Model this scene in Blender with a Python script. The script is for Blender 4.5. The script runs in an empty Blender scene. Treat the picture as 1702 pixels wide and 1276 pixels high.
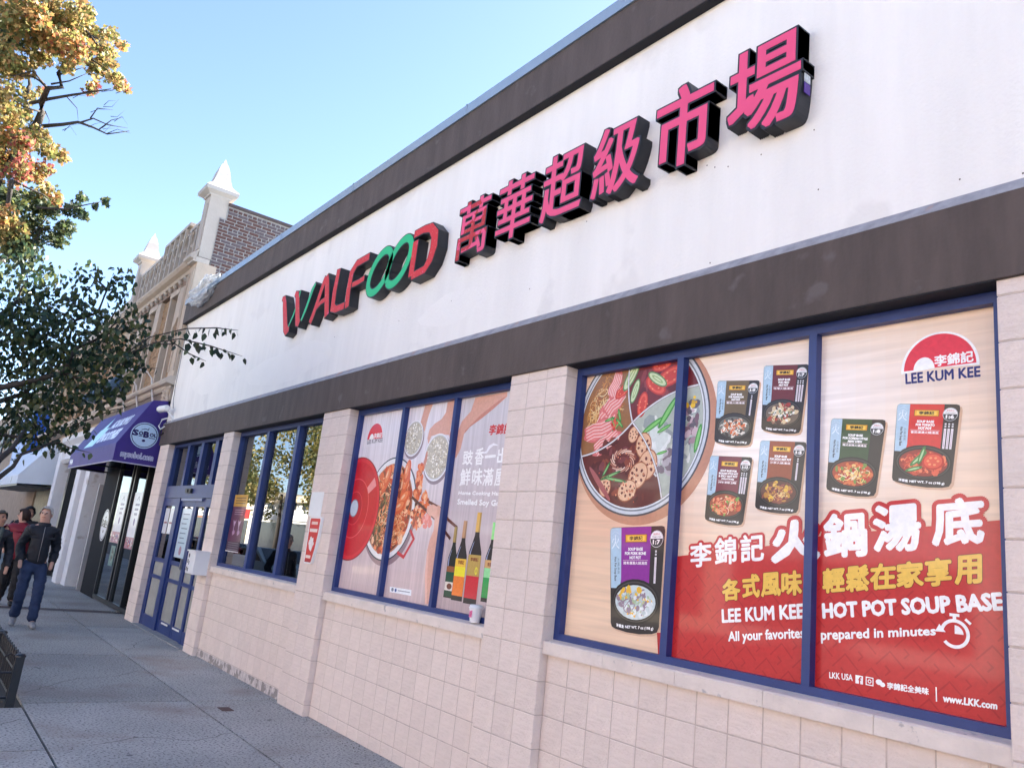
import bpy, bmesh, math, random
import numpy as np
from mathutils import Vector, Matrix
random.seed(7); RNG = np.random.default_rng(7)
SC = bpy.context.scene
COL = SC.collection
# ------------------------------------------------------------------ camera, sky, sun, exposure
F_PX, YAW, PITCH, ROLL = 1298.2, 0.934, 0.2258, 0.1112
CAM = Vector((0.0, -3.4535, 1.622))
_f = Vector((-math.sin(YAW)*math.cos(PITCH), math.cos(YAW)*math.cos(PITCH), math.sin(PITCH)))
_r = _f.cross(Vector((0, 0, 1))).normalized(); _u = _r.cross(_f)
CR = math.cos(ROLL)*_r + math.sin(ROLL)*_u; CU = -math.sin(ROLL)*_r + math.cos(ROLL)*_u; CF = _f
cd = bpy.data.cameras.new('camera'); cam = bpy.data.objects.new('camera', cd); COL.objects.link(cam)
cd.sensor_width = 36.0; cd.lens = F_PX/1702*36.0; cd.clip_start = 0.05; cd.clip_end = 2000
M = Matrix((CR, CU, -CF)).transposed().to_4x4(); M.translation = CAM; cam.matrix_world = M
SC.camera = cam
SUN_DIR = Vector((-0.04, 0.80, 0.54)).normalized()         # towards the sun: behind the shops
w = bpy.data.worlds.new('World'); SC.world = w; w.use_nodes = True
nt = w.node_tree; nt.nodes.clear()
sky = nt.nodes.new('ShaderNodeTexSky'); sky.sky_type = 'NISHITA'; sky.sun_disc = False
sky.sun_elevation = math.asin(SUN_DIR.z); sky.sun_rotation = math.atan2(SUN_DIR.x, SUN_DIR.y)
sky.air_density = 0.62; sky.dust_density = 0.35; sky.ozone_density = 0.9
bg = nt.nodes.new('ShaderNodeBackground'); bg.inputs['Strength'].default_value = 0.075
wo = nt.nodes.new('ShaderNodeOutputWorld')
nt.links.new(sky.outputs[0], bg.inputs[0]); nt.links.new(bg.outputs[0], wo.inputs[0])
sl = bpy.data.lights.new('sun', 'SUN'); sl.energy = 5.0; sl.angle = math.radians(0.53); sl.color = (1.0, 0.93, 0.82)
so = bpy.data.objects.new('sun', sl); COL.objects.link(so); so.location = (20, 25, 30)
so.rotation_euler = SUN_DIR.to_track_quat('Z', 'Y').to_euler()
vs = SC.view_settings; vs.view_transform = 'Standard'; vs.look = 'None'; vs.exposure = 2.85; vs.gamma = 1.0; vs.use_curve_mapping = False
SC.cycles.max_bounces = 8; SC.cycles.transparent_max_bounces = 12

# ------------------------------------------------------------------ measuring: a photo position read off on a real plane
def ray(px, py):
    return CF + CR*((px-851)/F_PX) - CU*((py-638)/F_PX)
def fy(px, py, y=0.0):
    d = ray(px, py); t = (y-CAM.y)/d.y; return CAM + d*t
def fx(px, py, x):
    d = ray(px, py); t = (x-CAM.x)/d.x; return CAM + d*t
def fz(px, py, z=0.0):
    d = ray(px, py); t = (z-CAM.z)/d.z; return CAM + d*t

# ------------------------------------------------------------------ materials
MATS = {}
def srgb(r, g, b):
    f = lambda c: ((c/255+0.055)/1.055)**2.4 if c/255 > 0.04045 else c/255/12.92
    return (f(r), f(g), f(b), 1)
def mat(name, col, rough=0.7, var=0.0, scale=6.0, bump=0.0, bscale=60.0, metal=0.0, spec=0.5, attr=None, detail=6, streak=None, dark=None, rnd=0):
    if name in MATS: return MATS[name]
    m = bpy.data.materials.new(name); m.use_nodes = True; t = m.node_tree; n = t.nodes; L = t.links
    b = n['Principled BSDF']; b.inputs['Roughness'].default_value = rough; b.inputs['Metallic'].default_value = metal
    b.inputs['Specular IOR Level'].default_value = spec
    tc = n.new('ShaderNodeTexCoord')
    src = None
    if attr:
        a = n.new('ShaderNodeVertexColor'); a.layer_name = attr; src = a.outputs[0]
    if var > 0:
        nz = n.new('ShaderNodeTexNoise'); nz.inputs['Scale'].default_value = scale; nz.inputs['Detail'].default_value = detail
        nz.inputs['Roughness'].default_value = 0.65
        if streak:
            mp = n.new('ShaderNodeMapping'); mp.inputs['Scale'].default_value = streak; L.new(tc.outputs['Object'], mp.inputs[0]); L.new(mp.outputs[0], nz.inputs[0])
        else: L.new(tc.outputs['Object'], nz.inputs[0])
        mr = n.new('ShaderNodeMapRange'); mr.inputs[1].default_value = 0.3; mr.inputs[2].default_value = 0.7
        mr.inputs[3].default_value = 1-var; mr.inputs[4].default_value = 1+var*0.6; L.new(nz.outputs[0], mr.inputs[0])
        mx = n.new('ShaderNodeMix'); mx.data_type = 'RGBA'; mx.blend_type = 'MULTIPLY'; mx.inputs[0].default_value = 1
        if src: L.new(src, mx.inputs[6])
        else: mx.inputs[6].default_value = col
        L.new(mr.outputs[0], mx.inputs[7]); src = mx.outputs[2]
        if dark:   # blotches of dirt: (colour, scale, threshold, softness)
            dc, ds, dt, dw = dark
            n2 = n.new('ShaderNodeTexNoise'); n2.inputs['Scale'].default_value = ds; n2.inputs['Detail'].default_value = 8; L.new(tc.outputs['Object'], n2.inputs[0])
            r2 = n.new('ShaderNodeMapRange'); r2.inputs[1].default_value = dt; r2.inputs[2].default_value = dt+dw; L.new(n2.outputs[0], r2.inputs[0])
            m2 = n.new('ShaderNodeMix'); m2.data_type = 'RGBA'; L.new(r2.outputs[0], m2.inputs[0]); L.new(src, m2.inputs[6]); m2.inputs[7].default_value = dc; src = m2.outputs[2]
    if rnd:    # each piece its own slightly different coat of paint
        oi = n.new('ShaderNodeObjectInfo'); r3 = n.new('ShaderNodeMapRange'); r3.inputs[3].default_value = 1-rnd; r3.inputs[4].default_value = 1+rnd*0.3; L.new(oi.outputs['Random'], r3.inputs[0])
        m3 = n.new('ShaderNodeMix'); m3.data_type = 'RGBA'; m3.blend_type = 'MULTIPLY'; m3.inputs[0].default_value = 1; L.new(src, m3.inputs[6]); L.new(r3.outputs[0], m3.inputs[7]); src = m3.outputs[2]
    if src: L.new(src, b.inputs['Base Color'])
    else: b.inputs['Base Color'].default_value = col
    if bump > 0:
        nb = n.new('ShaderNodeTexNoise'); nb.inputs['Scale'].default_value = bscale; nb.inputs['Detail'].default_value = 8; L.new(tc.outputs['Object'], nb.inputs[0])
        bp = n.new('ShaderNodeBump'); bp.inputs['Strength'].default_value = bump; bp.inputs['Distance'].default_value = 0.02
        L.new(nb.outputs[0], bp.inputs['Height']); L.new(bp.outputs[0], b.inputs['Normal'])
    MATS[name] = m; return m
def glass_mat(name, tint=(0.75, 0.82, 0.85, 1), rough=0.0, base=0.05):
    if name in MATS: return MATS[name]
    m = bpy.data.materials.new(name); m.use_nodes = True; t = m.node_tree; n = t.nodes; L = t.links; n.clear()
    o = n.new('ShaderNodeOutputMaterial'); tr = n.new('ShaderNodeBsdfTransparent'); tr.inputs[0].default_value = tint
    gl = n.new('ShaderNodeBsdfGlossy'); gl.inputs['Roughness'].default_value = rough; gl.inputs[0].default_value = (1, 1, 1, 1)
    fr = n.new('ShaderNodeFresnel'); fr.inputs[0].default_value = 1.6
    mr = n.new('ShaderNodeMapRange'); mr.inputs[3].default_value = base; mr.inputs[4].default_value = 1.0; L.new(fr.outputs[0], mr.inputs[0])
    mx = n.new('ShaderNodeMixShader'); L.new(mr.outputs[0], mx.inputs[0]); L.new(tr.outputs[0], mx.inputs[1]); L.new(gl.outputs[0], mx.inputs[2]); L.new(mx.outputs[0], o.inputs[0])
    MATS[name] = m; return m

# ------------------------------------------------------------------ scene tree
def wloc(o):
    v = Vector((0, 0, 0))
    while o is not None: v = v + o.location; o = o.parent
    return v
def thing(name, label, cat, loc=(0, 0, 0), group=None):
    o = bpy.data.objects.new(name, None); COL.objects.link(o); o.location = loc; o.empty_display_size = 0.2
    o['label'] = label; o['category'] = cat
    if group: o['group'] = group
    return o
def tag(o, label, cat, group=None):
    o['label'] = label; o['category'] = cat
    if group: o['group'] = group
    return o
class MB:
    """collects shapes in world coordinates; build() links them as one mesh object"""
    def __init__(s): s.v = []; s.f = []; s.c = []; s.cur = None
    def add(s, vs, fs, col=None):
        n = len(s.v); s.v += [tuple(p) for p in vs]; s.f += [tuple(i+n for i in f) for f in fs]; s.c += [col]*len(fs); return s
    def box(s, x0, x1, y0, y1, z0, z1, col=None):
        if x0 > x1: x0, x1 = x1, x0
        if y0 > y1: y0, y1 = y1, y0
        if z0 > z1: z0, z1 = z1, z0
        return s.add([(x0,y0,z0),(x1,y0,z0),(x1,y1,z0),(x0,y1,z0),(x0,y0,z1),(x1,y0,z1),(x1,y1,z1),(x0,y1,z1)],
            [(0,3,2,1),(4,5,6,7),(0,1,5,4),(1,2,6,5),(2,3,7,6),(3,0,4,7)], col)
    def cbox(s, x0, x1, y0, y1, z0, z1, c=0.004, col=None):
        """box whose street-facing (-y) edges are chamfered"""
        return s.add([(x0,y0+c,z0),(x1,y0+c,z0),(x1,y1,z0),(x0,y1,z0),(x0,y0+c,z1),(x1,y0+c,z1),(x1,y1,z1),(x0,y1,z1),
            (x0+c,y0,z0+c),(x1-c,y0,z0+c),(x1-c,y0,z1-c),(x0+c,y0,z1-c)],
            [(0,3,2,1),(4,5,6,7),(1,2,6,5),(2,3,7,6),(3,0,4,7),(8,9,10,11),(0,1,9,8),(1,5,10,9),(5,4,11,10),(4,0,8,11)], col)
    def prism(s, pts, d, col=None):
        """closed polygon (3D points) pushed along vector d"""
        n = len(pts); d = Vector(d); a = [Vector(p) for p in pts]; b = [p+d for p in a]
        return s.add(a+b, [tuple(range(n)), tuple(range(2*n-1, n-1, -1))]+[(i, i+n, (i+1) % n+n, (i+1) % n) for i in range(n)], col)
    def tube(s, pts, r, n=8, col=None, cap=True):
        pts = [Vector(p) for p in pts]; rs = r if isinstance(r, (list, tuple)) else [r]*len(pts); vs = []; fs = []
        for i, p in enumerate(pts):
            t = (pts[min(i+1, len(pts)-1)]-pts[max(i-1, 0)]).normalized()
            a = t.cross(Vector((0, 0, 1)) if abs(t.z) < 0.9 else Vector((1, 0, 0))).normalized(); b = t.cross(a)
            for k in range(n):
                q = 2*math.pi*k/n; vs.append(p+(a*math.cos(q)+b*math.sin(q))*rs[i])
        for i in range(len(pts)-1):
            for k in range(n): fs.append((i*n+k, i*n+(k+1) % n, (i+1)*n+(k+1) % n, (i+1)*n+k))
        if cap: fs += [tuple(range(n-1, -1, -1)), tuple(range((len(pts)-1)*n, len(pts)*n))]
        return s.add(vs, fs, col)
    def lathe(s, c, prof, n=16, col=None, axis=None, sx=1, sy=1):
        c = Vector(c); ax = Vector(axis).normalized() if axis else Vector((0, 0, 1))
        a = ax.orthogonal().normalized() if axis else Vector((1, 0, 0)); b = ax.cross(a); vs = []; fs = []
        for r, h in prof:
            for k in range(n):
                q = 2*math.pi*k/n; vs.append(c+a*(r*sx*math.cos(q))+b*(r*sy*math.sin(q))+ax*h)
        for i in range(len(prof)-1):
            for k in range(n): fs.append((i*n+k, i*n+(k+1) % n, (i+1)*n+(k+1) % n, (i+1)*n+k))
        fs += [tuple(range(n-1, -1, -1)), tuple(range((len(prof)-1)*n, len(prof)*n))]
        return s.add(vs, fs, col)
    def mesh(s, name, off=Vector((0, 0, 0))):
        me = bpy.data.meshes.new(name); me.from_pydata([(x-off.x, y-off.y, z-off.z) for x, y, z in s.v], [], s.f)
        if any(c is not None for c in s.c):
            ca = me.color_attributes.new('Col', 'FLOAT_COLOR', 'CORNER'); arr = np.ones((len(me.loops), 4), np.float32)
            k = 0
            for f, c in zip(s.f, s.c):
                if c is not None: arr[k:k+len(f), :len(c)] = c
                k += len(f)
            ca.data.foreach_set('color', arr.ravel())
        me.update(); return me
    def build(s, name, m, parent=None, smooth=False):
        me = s.mesh(name, wloc(parent) if parent else Vector((0, 0, 0)))
        o = bpy.data.objects.new(name, me); COL.objects.link(o); o.parent = parent
        me.materials.append(m)
        if smooth: me.shade_smooth()
        return o
def struct(name, mb, m):
    o = mb.build(name, m); o['kind'] = 'structure'; return o

# ------------------------------------------------------------------ palette
STUCCO = mat('white_stucco', (0.83, 0.81, 0.775, 1), 0.85, 0.07, 1.0, 0.22, 55, streak=(2.6, 1, 0.28), dark=((0.76, 0.74, 0.71, 1), 1.6, 0.60, 0.05))
BROWN = mat('brown_band_paint', (0.088, 0.066, 0.058, 1), 0.75, 0.30, 1.6, 0.25, 45, streak=(3.5, 1, 0.7), dark=((0.115, 0.095, 0.09, 1), 5, 0.62, 0.08))
COPING = mat('painted_metal_coping', (0.30, 0.38, 0.46, 1), 0.35, 0.05, 3, metal=0.3)
BLOCK = mat('painted_block', (0.77, 0.66, 0.60, 1), 0.8, 0.09, 5, 0.55, 45, dark=((0.56, 0.475, 0.43, 1), 7.0, 0.64, 0.10), rnd=0.06)
MORTAR = mat('block_mortar', (0.56, 0.47, 0.42, 1), 0.95, 0.2, 20)
SILLM = mat('sill_block_paint', (0.74, 0.65, 0.59, 1), 0.8, 0.12, 5, 0.3, 50, dark=((0.45, 0.41, 0.4, 1), 14.0, 0.64, 0.05))
BLUE = mat('blue_frame_paint', (0.012, 0.036, 0.175, 1), 0.42, 0.15, 5, 0.05, 90)
BLUED = mat('blue_frame_inner', (0.02, 0.037, 0.16, 1), 0.5, 0.1, 5)
GLASS = glass_mat('window_glass', base=0.14)
DGLASS = glass_mat('dark_glass', (0.35, 0.4, 0.42, 1), 0.0, 0.08)
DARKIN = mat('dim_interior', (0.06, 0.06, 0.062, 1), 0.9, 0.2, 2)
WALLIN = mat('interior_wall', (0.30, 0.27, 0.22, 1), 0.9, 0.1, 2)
BLACKM = mat('black_metal', (0.012, 0.013, 0.016, 1), 0.45, 0.1, 30)
WHITEP = mat('white_paint', (0.8, 0.8, 0.8, 1), 0.5, 0.04, 10)
# ------------------------------------------------------------------ GROUND
CONC = mat('sidewalk_concrete', (0.235, 0.232, 0.225, 1), 0.92, 0.16, 1.1, 0.6, 160, dark=((0.14, 0.14, 0.142, 1), 1.7, 0.56, 0.22))
def concrete():
    m = bpy.data.materials.new('aggregate_concrete'); m.use_nodes = True; t = m.node_tree; n = t.nodes; L = t.links; b = n['Principled BSDF']
    b.inputs['Roughness'].default_value = 0.9; tc = n.new('ShaderNodeTexCoord')
    def noise(sc, det=6):
        q = n.new('ShaderNodeTexNoise'); q.inputs['Scale'].default_value = sc; q.inputs['Detail'].default_value = det; L.new(tc.outputs['Object'], q.inputs[0]); return q.outputs[0]
    def rng(src, a, b_, c, d):
        q = n.new('ShaderNodeMapRange'); q.inputs[1].default_value = a; q.inputs[2].default_value = b_; q.inputs[3].default_value = c; q.inputs[4].default_value = d; L.new(src, q.inputs[0]); return q.outputs[0]
    def mix(f, a, b_, mode='MIX'):
        q = n.new('ShaderNodeMix'); q.data_type = 'RGBA'; q.blend_type = mode
        if isinstance(f, float): q.inputs[0].default_value = f
        else: L.new(f, q.inputs[0])
        for s, v in ((6, a), (7, b_)):
            if isinstance(v, tuple): q.inputs[s].default_value = v
            else: L.new(v, q.inputs[s])
        return q.outputs[2]
    big = rng(noise(0.8, 8), 0.35, 0.7, 0.0, 1.0)
    c = mix(big, (0.47, 0.465, 0.44, 1), (0.34, 0.34, 0.325, 1))
    sp = rng(noise(48, 4), 0.52, 0.62, 0.0, 0.85); c = mix(sp, c, (0.14, 0.14, 0.145, 1))
    lp = rng(noise(62, 3), 0.58, 0.66, 0.0, 0.7); c = mix(lp, c, (0.60, 0.59, 0.57, 1))
    v = n.new('ShaderNodeTexVoronoi'); v.inputs['Scale'].default_value = 3.1; L.new(tc.outputs['Object'], v.inputs[0])
    gum = rng(v.outputs['Distance'], 0.05, 0.09, 0.75, 0.0); c = mix(gum, c, (0.09, 0.09, 0.095, 1))
    st = rng(noise(1.1, 10), 0.54, 0.70, 0.0, 0.6); c = mix(st, c, (0.34, 0.265, 0.22, 1)); st2 = rng(noise(0.55, 12), 0.50, 0.66, 0.0, 0.35); c = mix(st2, c, (0.17, 0.17, 0.165, 1))
    oi = n.new('ShaderNodeObjectInfo'); c = mix(1.0, c, rng(oi.outputs['Random'], 0, 1, 0.82, 1.06), 'MULTIPLY')
    L.new(c, b.inputs['Base Color'])
    bp = n.new('ShaderNodeBump'); bp.inputs['Strength'].default_value = 0.5; bp.inputs['Distance'].default_value = 0.006; L.new(noise(110, 5), bp.inputs['Height']); L.new(bp.outputs[0], b.inputs['Normal'])
    return m
AGG = concrete()
JOINT = mat('slab_joint_dirt', (0.05, 0.048, 0.045, 1), 0.95, 0.2, 30)
ASPH = mat('asphalt', (0.10, 0.098, 0.095, 1), 0.9, 0.2, 3, 0.5, 120)
b = MB(); b.box(-400, 300, -300, 300, -0.60, -0.30); struct('ground', b, mat('earth', (0.12, 0.11, 0.09, 1), 0.95, 0.1, 0.3))
b = MB(); b.box(-300, 120, -16.0, -4.75, -0.29, -0.13); struct('road', b, ASPH)
b = MB(); b.box(-60, 12, -10.45, -10.35, -0.13, -0.126); struct('road_marking', b, mat('yellow_road_paint', (0.6, 0.42, 0.06, 1), 0.8, 0.2, 10))
SW = MB(); SW.box(-60, 12, -4.6, 0.6, -0.29, -0.022); sidewalk = struct('sidewalk', SW, JOINT)
b = MB(); b.box(-300, -60, -4.75, 30, -0.29, 0.0); b.box(12, 120, -4.75, 30, -0.29, 0.0); struct('far_sidewalk', b, CONC)
b = MB(); b.box(-60, 12, -4.75, -4.6, -0.29, 0.004); struct('kerb', b, mat('kerb_stone', (0.3, 0.3, 0.3, 1), 0.8, 0.15, 4, 0.3, 60))
b = MB(); b.box(-300, 120, -21.0, -16.0, -0.29, 0.0); struct('opposite_sidewalk', b, CONC)
xs = [-60, -52, -44, -38, -33, -28.5, -24.0, -21.6, -18.6, -16.25, -15.85, -13.78, -11.0, -8.22, -5.45, -2.7, 0, 4, 12]
def slab(x0, x1, y0, y1, top=0.0):
    g = 0.010; m = MB(); m.box(x0+g, x1-g, y0+g, y1-g, -0.03, top); m.build('slab', AGG, sidewalk)
PIT = (-11.2, -8.05, -4.45, -2.30)                     # tree pit
for i in range(len(xs)-1):
    x0, x1 = xs[i], xs[i+1]
    if x0 == -16.25: continue                          # the dark drain strip
    slab(x0, x1, -0.83, 0.18 if x1 > -15.3 else 0.5); slab(x0, x1, -2.26, -0.83)
outer = [-60, -50, -42, -34, -28, -24, -20.5, -17.6, -14.4, -11.2, -8.05, -6.63, -5.2, -3.6, -2, 0, 4, 12]
for i in range(len(outer)-1):
    x0, x1 = outer[i], outer[i+1]
    if x0 == -11.2: slab(x0, x1, -4.6, -4.45); continue
    slab(x0, x1, -3.4, -2.26); slab(x0, x1, -4.6, -3.4)
CRK = mat('crack_line', (0.07, 0.065, 0.06, 1), 0.95)
for pts in ([(-9.9, -0.9), (-9.5, -1.25), (-9.35, -1.7), (-8.9, -2.0), (-8.6, -2.24)], [(-6.9, -0.84), (-6.7, -1.2), (-6.9, -1.6), (-6.6, -2.1)], [(-12.6, -0.15), (-12.2, -0.45), (-11.7, -0.6), (-11.3, -0.8)], [(-7.6, -2.3), (-7.2, -2.7), (-7.3, -3.1)]):
    q = []
    for i in range(len(pts)-1):
        for t_ in (0, 0.25, 0.5, 0.75): q.append((pts[i][0]*(1-t_)+pts[i+1][0]*t_+random.uniform(-0.03, 0.03), pts[i][1]*(1-t_)+pts[i+1][1]*t_+random.uniform(-0.03, 0.03)))
    b = MB()
    for i in range(len(q)-1):
        dx_, dy_ = q[i+1][0]-q[i][0], q[i+1][1]-q[i][1]; l_ = math.hypot(dx_, dy_); nx, ny = -dy_/l_*0.0035, dx_/l_*0.0035
        b.add([(q[i][0]-nx, q[i][1]-ny, 0.0012), (q[i+1][0]-nx, q[i+1][1]-ny, 0.0012), (q[i+1][0]+nx, q[i+1][1]+ny, 0.0012), (q[i][0]+nx, q[i][1]+ny, 0.0012)], [(0, 1, 2, 3)])
    b.build('crack', CRK, sidewalk)
b = MB(); b.box(-16.25, -15.85, -2.26, 0.0, -0.028, -0.006)
b.build('drain_strip', mat('rusty_drain_metal', (0.075, 0.055, 0.055, 1), 0.7, 0.3, 20), sidewalk)
b = MB(); b.box(-7.90, -7.74, -0.66, -0.55, -0.02, 0.004)
b.build('utility_plate', mat('rusted_plate', (0.12, 0.07, 0.06, 1), 0.8, 0.3, 40), sidewalk)
b = MB(); b.box(PIT[0]+0.02, PIT[1]-0.02, PIT[2]+0.02, PIT[3]-0.02, -0.29, -0.05)
struct('tree_pit_soil', b, mat('soil', (0.055, 0.042, 0.032, 1), 0.95, 0.4, 14, 0.8, 40))

# ------------------------------------------------------------------ SUPERMARKET BUILDING
H = 0.2032
ZJ = lambda j: 2.946-H*j
shop = thing('supermarket_building', 'white stucco supermarket with brown bands, pinkish block piers and blue framed windows', 'building', (-7, 0, 0))
XL, XR = -15.14, 5.0
b = MB(); b.box(XL, XR, 0.03, 0.35, 3.30, 5.42)
wall = b.build('stucco_wall', STUCCO, shop)
b = MB()
b.box(XL, XR, 0.35, 14, 5.28, 5.36); b.box(XL, XL+0.25, 0.35, 14, 0, 5.28); b.box(XR-0.25, XR, 0.35, 14, 0, 5.28); b.box(XL, XR, 14, 14.25, 0, 5.36)
b.build('rear_shell', mat('roof_membrane', (0.3, 0.3, 0.3, 1), 0.9, 0.1, 2), shop)
b = MB(); b.box(XL-0.04, XR, -0.05, 0.35, 5.335, 5.71); b.build('fascia', BROWN, shop)
cx = [XL-0.08, -12.83, -10.45, -8.18, -5.79, -3.40, -1.0, 1.4, 3.8, XR]
for i in range(len(cx)-1):
    b = MB(); b.box(cx[i]+0.004, cx[i+1]-0.004, -0.068, 0.42, 5.71, 5.812); b.box(cx[i+1]-0.012, cx[i+1]+0.012, -0.073, 0.425, 5.706, 5.817)
    b.build('coping_section', COPING, shop)
b = MB()   # lower band with its sloping top
prof = [(-0.02, 3.02), (0.30, 3.02), (0.30, 3.30), (0.03, 3.468), (-0.02, 3.403)]
b.prism([(XL, y, z) for y, z in prof], (XR-XL, 0, 0)); band = b.build('lower_band', BROWN, shop)
b = MB(); b.prism([(XL, -0.0215, 3.4045), (XL, 0.0285, 3.4695), (XL, 0.0285, 3.4735), (XL, -0.0215, 3.4085)], (XR-XL, 0, 0))
b.build('band_ledge', mat('lit_weathered_ledge', (0.33, 0.33, 0.36, 1), 0.7, 0.35, 9, dark=((0.42, 0.27, 0.22, 1), 5, 0.6, 0.1)), shop)  # pale bluish tone paints light on the sloping top; reddish blotches are stains
piers = [(-15.093, -14.501, 3), (-11.512, -11.073, 2), (-8.078, -7.434, 3), (-4.686, -4.042, 3), (-1.300, -0.66, 3), (2.1, 2.74, 3)]
blocks = []          # (distance, parent, box)
PD = 0.105           # depth of the pier in front of the frames
pier_objs = []
for (x0, x1, n) in piers:
    b = MB(); b.box(x0+0.0035, x1-0.0035, 0.0035, 0.30, 0, 3.019)
    p = b.build('pier', MORTAR, shop); pier_objs.append(p)
    for j in range(-1, 15):
        z0 = ZJ(j+1)+0.0035; z1 = min(ZJ(j)-0.0035, 3.0185)
        if j == 14: z0 = 0.0
        # bond: alternate courses have their vertical joints shifted a little
        step = (x1-x0)/n
        for k in range(n):
            a = x0+k*step+(0.0 if k == 0 else 0.0032); c = x0+(k+1)*step-(0.0 if k == n-1 else 0.0032)
            blocks.append((a, c, 0.0, 0.12 if k in (0, n-1) else 0.02, z0, z1, p))
bays = [(-11.073, -8.078, 'W1'), (-7.434, -4.686, 'W2'), (-4.042, -1.300, 'W3'), (-0.66, 2.1, 'W4')]
PY = 0.065
for (x0, x1, nm) in bays:
    b = MB(); b.box(x0-0.003, x1+0.003, PY+0.003, 0.30, 0, 1.086); p = b.build('panel_wall', MORTAR, shop)
    n = int(math.ceil((x1-x0)/H-0.05))
    for j in range(9, 15):
        z0 = ZJ(j+1)+0.003; z1 = min(ZJ(j)-0.003, 1.086)
        if j == 14: z0 = 0.0
        for k in range(n):
            a = x0+k*H+0.0032; c = min(x0+(k+1)*H-0.0032, x1)
            if c-a < 0.02: continue
            blocks.append((a, c, PY, PY+0.02, z0, z1, p))
    # sill blocks
    sx = x0; first = True
    while sx < x1-0.01:
        e = min(sx+(0.62 if nm != 'W3' else 0.55), x1)
        if x1-e < 0.15: e = x1
        s = MB(); g = 0.0 if first else 0.003
        s.prism([(sx+g, 0.020, 1.087), (sx+g, 0.30, 1.087), (sx+g, 0.30, 1.182), (sx+g, 0.10, 1.178), (sx+g, 0.028, 1.166), (sx+g, 0.020, 1.158)], (e-sx-g, 0, 0))
        s.build('sill_block', SILLM, shop); sx = e; first = False
cache = {}
def dist_key(t): return (Vector(((t[0]+t[1])/2, 0, (t[4]+t[5])/2))-CAM).length
blocks.sort(key=lambda t: (0 if t[0] < -0.9 else 1, dist_key(t)))
def block_visible(t):
    v = Vector(((t[0]+t[1])/2, t[2], (t[4]+t[5])/2))-CAM; w_ = v.dot(CF)
    if w_ <= 0: return False
    X = 851+F_PX*v.dot(CR)/w_; Y = 638-F_PX*v.dot(CU)/w_
    return -60 < X < 1762 and -60 < Y < 1336
cnt = {}; rest = {}
total = 0
for t in blocks:
    a, c, y0, y1, z0, z1, p = t
    if total < 292 and block_visible(t) and (a < -8.1 and z1 < 0.3 and a > -11) is False:
        key = (round(c-a, 4), round(y1-y0, 4), round(z1-z0, 4))
        if key not in cache:
            m = MB(); m.cbox(0, c-a, 0, y1-y0, 0, z1-z0, 0.0035); me = m.mesh('block'); me.materials.append(BLOCK); cache[key] = me
        o = bpy.data.objects.new('block', cache[key]); COL.objects.link(o); o.parent = p
        o.location = Vector((a, y0+random.uniform(-0.0008, 0.0008), z0))-wloc(p); total += 1
    else:
        rest.setdefault(p.name, (p, MB()))[1].cbox(a, c, y0, y1, z0, z1, 0.0035)
for k, (p, m) in rest.items():
    o = m.build('block_courses', BLOCK, p); o['kind'] = 'stuff'
# chipped foot of the wall below the third window from the right
FOOT = mat('chipped_foot', (0.62, 0.56, 0.54, 1), 0.9, 0.5, 16, 0.5, 30, streak=(2.2, 1, 0.6), dark=((0.30, 0.27, 0.26, 1), 11, 0.52, 0.03))
b = MB(); b.box(-11.07, -8.08, PY-0.004, PY+0.01, 0.0, 0.095); b.build('wall_foot', FOOT, shop)

# dark undersides of the two bands: shade painted as thin near-black strips
SOFFIT_SHADE = mat('painted_soffit_shade', (0.012, 0.012, 0.016, 1), 0.8, 0.1, 6)
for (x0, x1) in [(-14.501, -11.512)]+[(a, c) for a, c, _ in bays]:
    b = MB(); b.box(x0, x1, -0.017, 0.30, 3.0125, 3.0195); b.build('soffit_shade', SOFFIT_SHADE, shop)
b = MB(); b.box(XL-0.035, XR, -0.046, 0.028, 5.327, 5.3345); b.build('fascia_soffit_shade', SOFFIT_SHADE, shop)
# windows
def frame_bars(name, x0, x1, mull, z0=1.176, z1=3.0115, top=0.052, glass=None):
    """outer frame with mullions; each bar its own mesh"""
    b = MB()
    b.box(x0, x0+0.052, 0.10, 0.17, z0, z1); b.box(x1-0.052, x1, 0.10, 0.17, z0, z1)
    b.box(x0+0.052, x1-0.052, 0.10, 0.17, z1-top, z1); b.box(x0+0.052, x1-0.052, 0.10, 0.17, z0, z0+0.042)
    wnd = b.build(name, BLUE, shop)
    for (a, c) in mull:
        m = MB(); m.box(a, c, 0.0985, 0.168, z0+0.040, z1-top+0.002); m.build('mullion', BLUE, wnd)
    return wnd
w3 = frame_bars('window', -4.042, -1.300, [(-3.127, -3.077), (-2.237, -2.193)])
w2 = frame_bars('window', -7.434, -4.686, [(-6.502, -6.450), (-5.606, -5.562)])
w1 = frame_bars('window', -11.073, -8.078, [(-10.025, -9.945), (-9.035, -8.955)])
w4 = frame_bars('window', -0.66, 2.1, [(0.25, 0.3), (1.15, 1.2)])
for wnd, xs_, gm in ((w3, (-4.0, -3.1, -2.21, -1.34), GLASS), (w2, (-7.39, -6.47, -5.58, -4.73), GLASS), (w1, (-11.02, -9.98, -8.99, -8.12), GLASS), (w4, (-0.6, 0.27, 1.17, 2.05), GLASS)):
    for i in range(3):
        b = MB(); b.box(xs_[i]+0.005, xs_[i+1]-0.005, 0.1505, 0.1565, 1.20, 2.975); b.build('pane', gm, wnd)
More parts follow.
